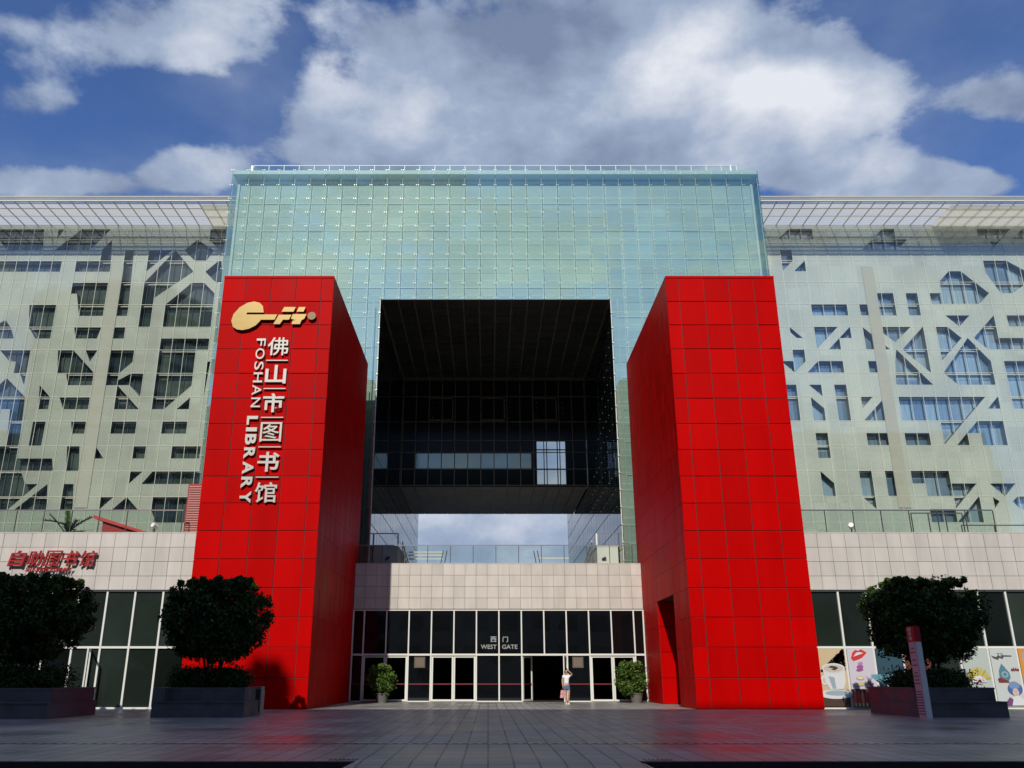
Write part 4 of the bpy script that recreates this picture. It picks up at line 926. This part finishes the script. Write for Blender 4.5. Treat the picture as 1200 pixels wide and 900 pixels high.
# ---------------------------------------------------------------- planters, trees, hedges
def planter(x0,x1,y0,y1,label,cheek):
    t=thing('stone_planter',label,'planter',((x0+x1)/2,y0,0),'granite planters in front of the library')
    H1,H2=.5,.93; e=.02
    g=MB(); g.box(x0+e,x1-e,y0+e,y1-e,0,H1-.04,GRANJ); 
    n=max(2,round((x1-x0)/.85)); us=[x0+(x1-x0)*i/n for i in range(n+1)]
    panels(g,us,[.0,H1-.04],lambda u,v,d:(u,y0+e-d,v),GRAN,gap=.003,proud=e)
    ns=max(2,round((y1-y0)/.85)); vs=[y0+(y1-y0)*i/ns for i in range(ns+1)]
    panels(g,vs,[0,H1-.04],lambda u,v,d:(x1-e+d,u,v),GRAN,gap=.003,proud=e); panels(g,vs,[0,H1-.04],lambda u,v,d:(x0+e-d,u,v),GRAN,gap=.003,proud=e)
    g.build('base',t)
    g=MB(); g.box(x0-.01,x1+.01,y0-.03,y1+.01,H1-.04,H1,GRAN,.8); g.build('seat_ledge',t)
    yb=y0+.42; g=MB(); xr=x1-.12
    for q in ((x0,xr,yb,yb+.2),(x0,xr,y1-.2,y1),(x0,x0+.2,yb+.2,y1-.2),(xr-.2,xr,yb+.2,y1-.2)): g.box(q[0]+e,q[1]-e,q[2]+e,q[3]-.001,H1+.001,H2-.06,GRANJ)
    us=[x0+(xr-x0)*i/n for i in range(n+1)]; panels(g,us,[H1+.001,H2-.06],lambda u,v,d:(u,yb+e-d,v),GRAN,gap=.003,proud=e)
    vs=[yb+(y1-yb)*i/ns for i in range(ns+1)]; panels(g,vs,[H1+.001,H2-.06],lambda u,v,d:(xr-e+d,u,v),GRAN,gap=.003,proud=e); panels(g,vs,[H1+.001,H2-.06],lambda u,v,d:(x0+e-d,u,v),GRAN,gap=.003,proud=e)
    for q in ((x0-.015,xr+.015,yb-.015,yb+.22),(x0-.015,xr+.015,y1-.2,y1+.01),(x0-.015,x0+.2,yb+.22,y1-.2),(xr-.2,xr+.015,yb+.22,y1-.2)): g.box(*q,H2-.06,H2,GRAN,.75)
    g.build('upper_wall',t)
    if cheek: g=MB(); g.box(x0,x0+.4,y0,yb-.02,H1+.001,H2,GRAN,.6); g.build('end_cheek',t)
    g=MB(); g.box(x0+.2,xr-.2,yb+.2,y1-.2,H1,H2-.1,SOIL); g.build('soil',t)
def leaves(centers,n,size,m1,m2,rfun):
    g=MB(); a1=g.mi(m1); a2=g.mi(m2)
    for i in range(n):
        p,brt=rfun(i)
        nrm=Vector((random.gauss(0,1),random.gauss(0,1),random.gauss(0,1)+.6)).normalized()
        t=nrm.orthogonal().normalized(); t=Matrix.Rotation(random.uniform(0,6.28),3,nrm)@t; b=nrm.cross(t)
        s=size*random.uniform(.7,1.3); k=len(g.v)
        g.v+=[tuple(p-t*s*.5),tuple(p+b*s*.26+nrm*s*.08),tuple(p+t*s*.5),tuple(p-b*s*.26+nrm*s*.08)]
        g.f.append((k,k+1,k+2,k+3)); g.m.append(a2 if random.random()<brt else a1); g.sh.append(random.random())
    return g
def crown_fn(c,rx,ry,z0,z1,narrow=.72,pw=3.2,clumps=330):
    zc=(z0+z1)/2; hz=(z1-z0)/2; cl=[]
    for _ in range(clumps):
        while True:
            u,v,w_=[random.uniform(-1,1) for _ in range(3)]
            if abs(u)**pw+abs(v)**pw+abs(w_)**pw<1 : break
        f=narrow+(1-narrow)*min(1,(w_+1)/1.1)
        cl.append((Vector((c[0]+u*rx*f,c[1]+v*ry*f,zc+w_*hz)),random.uniform(.2,.42)))
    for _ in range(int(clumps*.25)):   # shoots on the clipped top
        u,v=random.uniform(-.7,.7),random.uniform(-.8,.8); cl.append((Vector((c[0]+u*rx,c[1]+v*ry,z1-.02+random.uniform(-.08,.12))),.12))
    def fn(i):
        p,r=cl[i%len(cl)]
        d=Vector((random.gauss(0,1),random.gauss(0,1),random.gauss(0,1))).normalized()*r*random.random()**.4
        q=p+d
        return q,(.85 if r<.15 else .2)  # brighter leaves on top shoots: light on the tips put into colour
    return fn
def tree(x,y,z0,z1,rx,ry,label,n=15000,tb=.85,stems=5):
    t=thing('clipped_tree',label,'tree',(x,y,tb),'clipped trees in granite planters')
    g=MB()
    for k in range(stems):
        a=k*2.4; b=Vector((x+.12*math.cos(a),y+.12*math.sin(a),tb)); mid=Vector((x+rx*.22*math.cos(a),y+ry*.2*math.sin(a),z0+.2)); top=Vector((x+rx*.6*math.cos(a+.3),y+ry*.5*math.sin(a+.3),z0+1.6))
        g.tube(b,mid,.06,BARK,7,.045); g.tube(mid,top,.045,BARK,6,.015)
        for s_ in range(3):
            q=mid.lerp(top,.3+.25*s_); e_=q+Vector((random.uniform(-.6,.6),random.uniform(-.5,.5),random.uniform(.2,.8))); g.tube(q,e_,.02,BARK,5,.006)
    g.build('trunk',t)
    g=leaves(None,int(n*2.6),.15,LEAF,LEAF2,crown_fn((x,y),rx,ry,z0,z1)); g.build('crown',t)
def hedge(x0,x1,y0,y1,z0,z1,label,n=6000):
    t=thing('low_hedge',label,'hedge',((x0+x1)/2,(y0+y1)/2,z0),'low hedges in the planters')
    f=crown_fn(((x0+x1)/2,(y0+y1)/2),(x1-x0)/2-.1,(y1-y0)/2-.15,z0+.02,z1+.02,.98,7,260)
    leaves(None,n*3,.1,LEAF,LEAF,f).build('foliage',t)
    g=MB()
    for k in range(14):
        x=random.uniform(x0+.2,x1-.2);y=random.uniform(y0+.1,y1-.1); g.tube((x,y,z0-.1),(x+random.uniform(-.1,.1),y,z1-.15),.012,BARK,5)
    g.build('stems',t)
planter(-20,-14.0,29.1,32.7,'long dark granite planter with seat ledge at the left edge of the photo',False)
planter(-11.14,-8.08,30.3,32.2,'dark granite planter with seat ledge in front of the lettered red pylon',True)
planter(14.35,17.2,30.3,34.4,'dark granite planter with seat ledge behind the slim totem sign on the right',False)
tree(-16.35,31.2,1.85,4.5,2.25,1.5,'dark clipped tree with flat top at the left edge of the photo',17000)
tree(-9.6,31.5,1.85,4.42,1.72,1.25,'dark clipped round cornered tree in front of the lettered red pylon',14000)
tree(15.9,32.5,1.88,4.5,1.95,1.5,'dark clipped tree in front of the poster windows on the right',15000)
hedge(-19.8,-14.4,29.8,32.5,.85,1.42,'dark low hedge in the long planter at the left edge',7000)
hedge(-11.0,-8.3,30.85,32.1,.85,1.38,'dark low hedge in the planter before the lettered red pylon',4500)
hedge(14.6,17.0,30.9,34.2,.85,1.33,'dark low hedge in the planter behind the totem sign',5000)
# litter bin
t=thing('litter_bin','small litter bin with brown and grey sides behind the planter by the left pylon','bin',(-8.35,32.6,0))
g=MB(); g.box(-8.6,-8.1,32.4,32.8,.08,.85,mat('bin_brown',(.12,.05,.03),.6)); g.build('body',t)
g=MB(); g.box(-8.64,-8.06,32.36,32.84,.85,.95,mat('bin_grey',(.2,.21,.22),.4)); g.box(-8.1,-8.05,32.36,32.84,0,.85,MATS['bin_grey']); g.box(-8.64,-8.6,32.36,32.84,0,.85,MATS['bin_grey']); g.build('frame',t)
# potted bushes
def potted(x,y,z1,w_,label,potx):
    t=thing('potted_bush',label,'potted plant',(x,y,0),'potted bushes by the entrance')
    g=MB(); g.lathe([(.26,0),(.34,.42),(.37,.42),(.37,.47),(.31,.47),(.3,.4)],(potx,y,0),mat('pot_grey',(.12,.115,.11),.7) if 'pot_grey' not in MATS else MATS['pot_grey'],20); g.build('pot',t,smooth=False)
    g=MB()
    for k in range(6): g.tube((potx,y,.38),(x+random.uniform(-.4,.4),y+random.uniform(-.3,.3),z1*.65),.02,BARK,5,.008)
    g.build('stems',t)
    leaves(None,3600,.16,LEAF2,MATS['leaf_sun'],crown_fn((x,y),w_/2,.6,.42,z1,.8,2.4,55)).build('foliage',t)
mat('leaf_sun',(.09,.15,.018),.5,shade=.4)
potted(-5.65,48.1,1.75,1.2,'green potted bush at the left end of the entrance doors',-5.6)
potted(7.55,48.0,1.95,1.65,'green potted bush at the right end of the entrance doors',7.8)
# totem sign
t=thing('totem_sign','slim white and pink totem sign with red top in front of the right planter','sign',(14.2,29.8,0))
tw=mat('totem_white',(.7,.7,.7),.35); tp=mat('totem_pink',(.55,.36,.37),.45); tr=mat('totem_red',(.36,.01,.015),.4); tk=mat('totem_ink',(.08,.03,.04),.6)
g=MB(); g.box(14.07,14.25,29.45,29.95,.0,2.37,tw); g.build('body',t)
g=MB(); g.box(14.055,14.068,29.46,29.94,.02,2.36,tp); g.build('side_panel',t)
g=MB(); g.box(14.05,14.26,29.44,29.96,2.374,2.86,tr); g.build('red_top',t)
g=MB()
def side_text(g,body,y0,y1,z0,z1,m,xs_):
    k=len(g.v); text(g,body,0,1,0,1,0,.01,m,bold=.01)
    g.v[k:]=[(xs_-(.01-v[1])*.6, y1-(v[0])*(y1-y0), z0+v[2]*(z1-z0)) for v in g.v[k:]]
for i,ch in enumerate('图书馆'): side_text(g,ch,29.62,29.84,2.7-.14*i,2.82-.14*i,white,14.046)
g.build('top_lettering',t)
g=MB()
for z in frange(.12,.85,.085): g.box(14.050,14.054,29.49,29.92,z,z+.03,tk)
for z,w_ in ((2.15,.2),(2.02,.3),(1.78,.25),(1.62,.36),(1.38,.22),(1.28,.36),(1.16,.3),(1.05,.38)): g.box(14.050,14.054,29.72-w_/2,29.72+w_/2,z,z+.03,tk)
g.build('panel_lines',t)
# ---------------------------------------------------------------- person
def skin_mesh(name,pts,edges,mat_,parent,sub=2,root=0):
    bm=bmesh.new(); lay=bm.verts.layers.skin.verify(); vs=[]
    for i,(p,r) in enumerate(pts):
        v=bm.verts.new(p); v[lay].radius=r if isinstance(r,tuple) else (r,r); v[lay].use_root=(i==root); vs.append(v)
    for a,b in edges: bm.edges.new((vs[a],vs[b]))
    me=bpy.data.meshes.new(name); bm.to_mesh(me); bm.free(); me.materials.append(mat_)
    o=bpy.data.objects.new(name,me); COL.objects.link(o); o.parent=parent
    s=o.modifiers.new('skin','SKIN'); s.use_smooth_shade=True
    q=o.modifiers.new('sub','SUBSURF'); q.levels=sub; q.render_levels=sub
    return o
SKN=mat('skin',(.5,.28,.19),.5); SHIRT=mat('white_tshirt',(.75,.76,.78),.8); DEN=mat('denim',(.06,.13,.23),.85); HAIR=mat('black_hair',(.01,.008,.007),.45); SHOE=mat('shoe_white',(.6,.58,.55),.6); EYE=mat('eye_dark',(.02,.015,.012),.3); LIP=mat('lip',(.4,.08,.07),.5)
pr_=thing('person','woman in white T-shirt and denim shorts shading her eyes with one hand, holding a bag','person',(3.9,45.1,0)); 
J=[((0,0,.86),(.115,.085)),((0,.0,.98),(.1,.075)),((0,0,1.14),(.115,.08)),((0,.005,1.28),(.12,.075)),((0,.005,1.37),.05),((0,-.005,1.43),.045),((0,-.012,1.48),(.062,.07)),((0,-.012,1.545),(.075,.09)),((0,-.005,1.61),(.055,.065)),
 ((.15,0,1.32),.046),((.235,-.07,1.36),.038),((.28,-.11,1.39),.034),((.19,-.15,1.48),.03),((.12,-.165,1.545),.024),((.09,-.165,1.575),.027),
 ((-.155,0,1.31),.046),((-.2,.01,1.18),.038),((-.215,.0,1.05),.034),((-.205,-.04,.93),.03),((-.195,-.07,.84),.023),((-.19,-.08,.79),.028),
 ((.085,0,.78),.085),((.09,-.04,.6),.068),((.09,-.06,.47),.05),((.08,-.02,.3),.05),((.07,.04,.1),.032),((.07,.02,.04),.034),((.075,-.1,.03),.028),
 ((-.085,0,.78),.085),((-.08,-.02,.6),.068),((-.07,-.03,.47),.05),((-.06,-.04,.3),.05),((-.05,-.03,.1),.032),((-.05,-.04,.04),.034),((-.055,-.17,.03),.028)]
ED=[(0,1),(1,2),(2,3),(3,4),(4,5),(5,6),(6,7),(7,8),(3,9),(9,10),(10,11),(11,12),(12,13),(13,14),(3,15),(15,16),(16,17),(17,18),(18,19),(19,20),(0,21),(21,22),(22,23),(23,24),(24,25),(25,26),(26,27),(0,28),(28,29),(29,30),(30,31),(31,32),(32,33),(33,34)]
def fingers(base,dirv,side,curl):
    base=Vector(base);d=Vector(dirv).normalized();s_=Vector(side).normalized();c=Vector(curl).normalized()
    out=[]
    for k,ln in enumerate((.07,.078,.072,.056)):
        o=s_*(k-1.5)*.018; ps=[base+o*.7,base+o+d*.03,base+o+d*(.03+ln*.5)+c*.008,base+o+d*(.03+ln*.85)+c*.03]
        out.append(ps)
    o=-s_*.03; out.append([base+o*.5-d*.02,base+o*1.2,base+o*1.6+d*.03+c*.015])
    return out
n0=len(J)
for hand,(bi,dv,sd,cu) in {14:((14),(-.8,.05,.4),(0,-.4,.9),(0,.9,-.2)),20:((20),(.0,-.1,-1),(.2,1,0),(.6,0,.4))}.items():
    for ps in fingers(J[bi][0],dv,sd,cu):
        pv=bi
        for p in ps[1:]:
            J.append((tuple(p),.0085)); ED.append((pv,len(J)-1)); pv=len(J)-1
skin_mesh('body',J,ED,SKN,pr_)
skin_mesh('t_shirt',[((0,0,.93),(.125,.1)),((0,0,1.05),(.118,.09)),((0,0,1.2),(.13,.095)),((0,.003,1.3),(.125,.088)),((0,.005,1.355),(.075,.06)),((.15,0,1.325),.06),((.215,-.05,1.35),.056),((-.158,0,1.315),.06),((-.195,.01,1.215),.055)],[(0,1),(1,2),(2,3),(3,4),(3,5),(5,6),(3,7),(7,8)],SHIRT,pr_)
skin_mesh('shorts',[((0,0,.93),(.128,.1)),((0,0,.84),(.13,.105)),((.088,-.005,.74),.1),((.093,-.035,.6),.083),((-.088,0,.74),.1),((-.085,-.018,.6),.083)],[(0,1),(1,2),(2,3),(1,4),(4,5)],DEN,pr_)
skin_mesh('hair',[((0,.03,1.6),(.07,.075)),((0,.045,1.54),(.088,.07)),((0,.06,1.46),(.075,.045)),((.0,.06,1.36),(.07,.03)),((.0,-.03,1.635),(.06,.045)),((.07,-.02,1.55),(.018,.05)),((.072,.0,1.44),(.018,.04)),((-.07,-.02,1.55),(.018,.05)),((-.072,.0,1.44),(.018,.04))],[(0,1),(1,2),(2,3),(0,4),(4,5),(5,6),(4,7),(7,8)],HAIR,pr_,1)
for sx_ in (-1,1):
    g=MB(); g.box(3.9+sx_*.028-.012,3.9+sx_*.028+.012,45.1-.106,45.1-.098,1.535,1.545,EYE); g.build('eye',pr_)
g=MB(); g.prism([(3.888,1.505),(3.912,1.505),(3.9,1.54)],44.985,45.02,SKN); g.build('nose',pr_)
g=MB(); g.box(3.88,3.92,44.998,45.008,1.482,1.49,LIP); g.build('mouth',pr_)
for x,y,yl in ((.072,-.045,.12),(-.053,-.11,.12)):
    g=MB(); g.box(3.9+x-.042,3.9+x+.042,45.1+y-.125,45.1+y+.115,0,.045,SHOE); g.box(3.9+x-.038,3.9+x+.038,45.1+y-.11,45.1+y+.0,.045,.07,SHOE); g.build('shoe',pr_)
t=thing('handbag','pink and white bag hanging from the hand of the woman in white T-shirt','bag',(3.66,45.0,.3))
g=MB(); g.prism([(3.55,.3),(3.83,.3),(3.8,.66),(3.6,.66)],44.98,45.08,mat('bag_pink',(.5,.25,.25),.7,noise=.5,nscale=9)); g.build('bag_body',t)
g=MB(); g.tube((3.62,45.03,.65),(3.71,45.02,.76),.009,RSIGN,6); g.tube((3.78,45.03,.65),(3.71,45.02,.76),.009,RSIGN,6); g.build('strap',t)
# ---------------------------------------------------------------- buildings across the square (behind the camera)
def block(x0,x1,y0,y1,h,label,name='opposite_building'):
    t=thing(name,label,'building',((x0+x1)/2,y1,0),'buildings across the square behind the viewer')
    g=MB(); g.box(x0,x1,y0,y1,-.15,h,OPP); g.build('wall',t)
    g=MB(); z=3
    while z<h-2.5:
        x=x0+1.5
        while x<x1-3: g.box(x,x+2.6,y1+.003,y1+.05,z,z+1.9,OPPG); x+=3.9
        z+=3.6
    g.build('window_bands',t); return t
HB=.75*48.1
block(-75,75,-30,-10,HB,'long grey office block across the square behind the viewer')
t=thing('curved_tower','tall rounded grey tower across the square far behind on the left','building',(-75,-70,0))
g=MB(); g.lathe([(22,-.15),(22,86)],(-88,-84,0),OPP,40); g.build('wall',t)
for z in range(3,82,4):
    g=MB(); g.lathe([(22.05,0),(22.05,2)],(-88,-84,z),OPPG,40); g.build('window_band',t)
t=thing('roof_shrub','dark shrubs on the roof edge of the building behind the viewer','shrub',(-18,-10.4,HB))
leaves(None,5000,.22,LEAF,LEAF,crown_fn((-18.0,-10.3),1.0,.3,HB-.2,HB+1.9,.9,2.2,50)).build('foliage',t)
leaves(None,4000,.22,LEAF,LEAF,crown_fn((-20.2,-10.3),1.6,.3,HB-.2,HB+1.4,.9,2.2,50)).build('foliage',t)
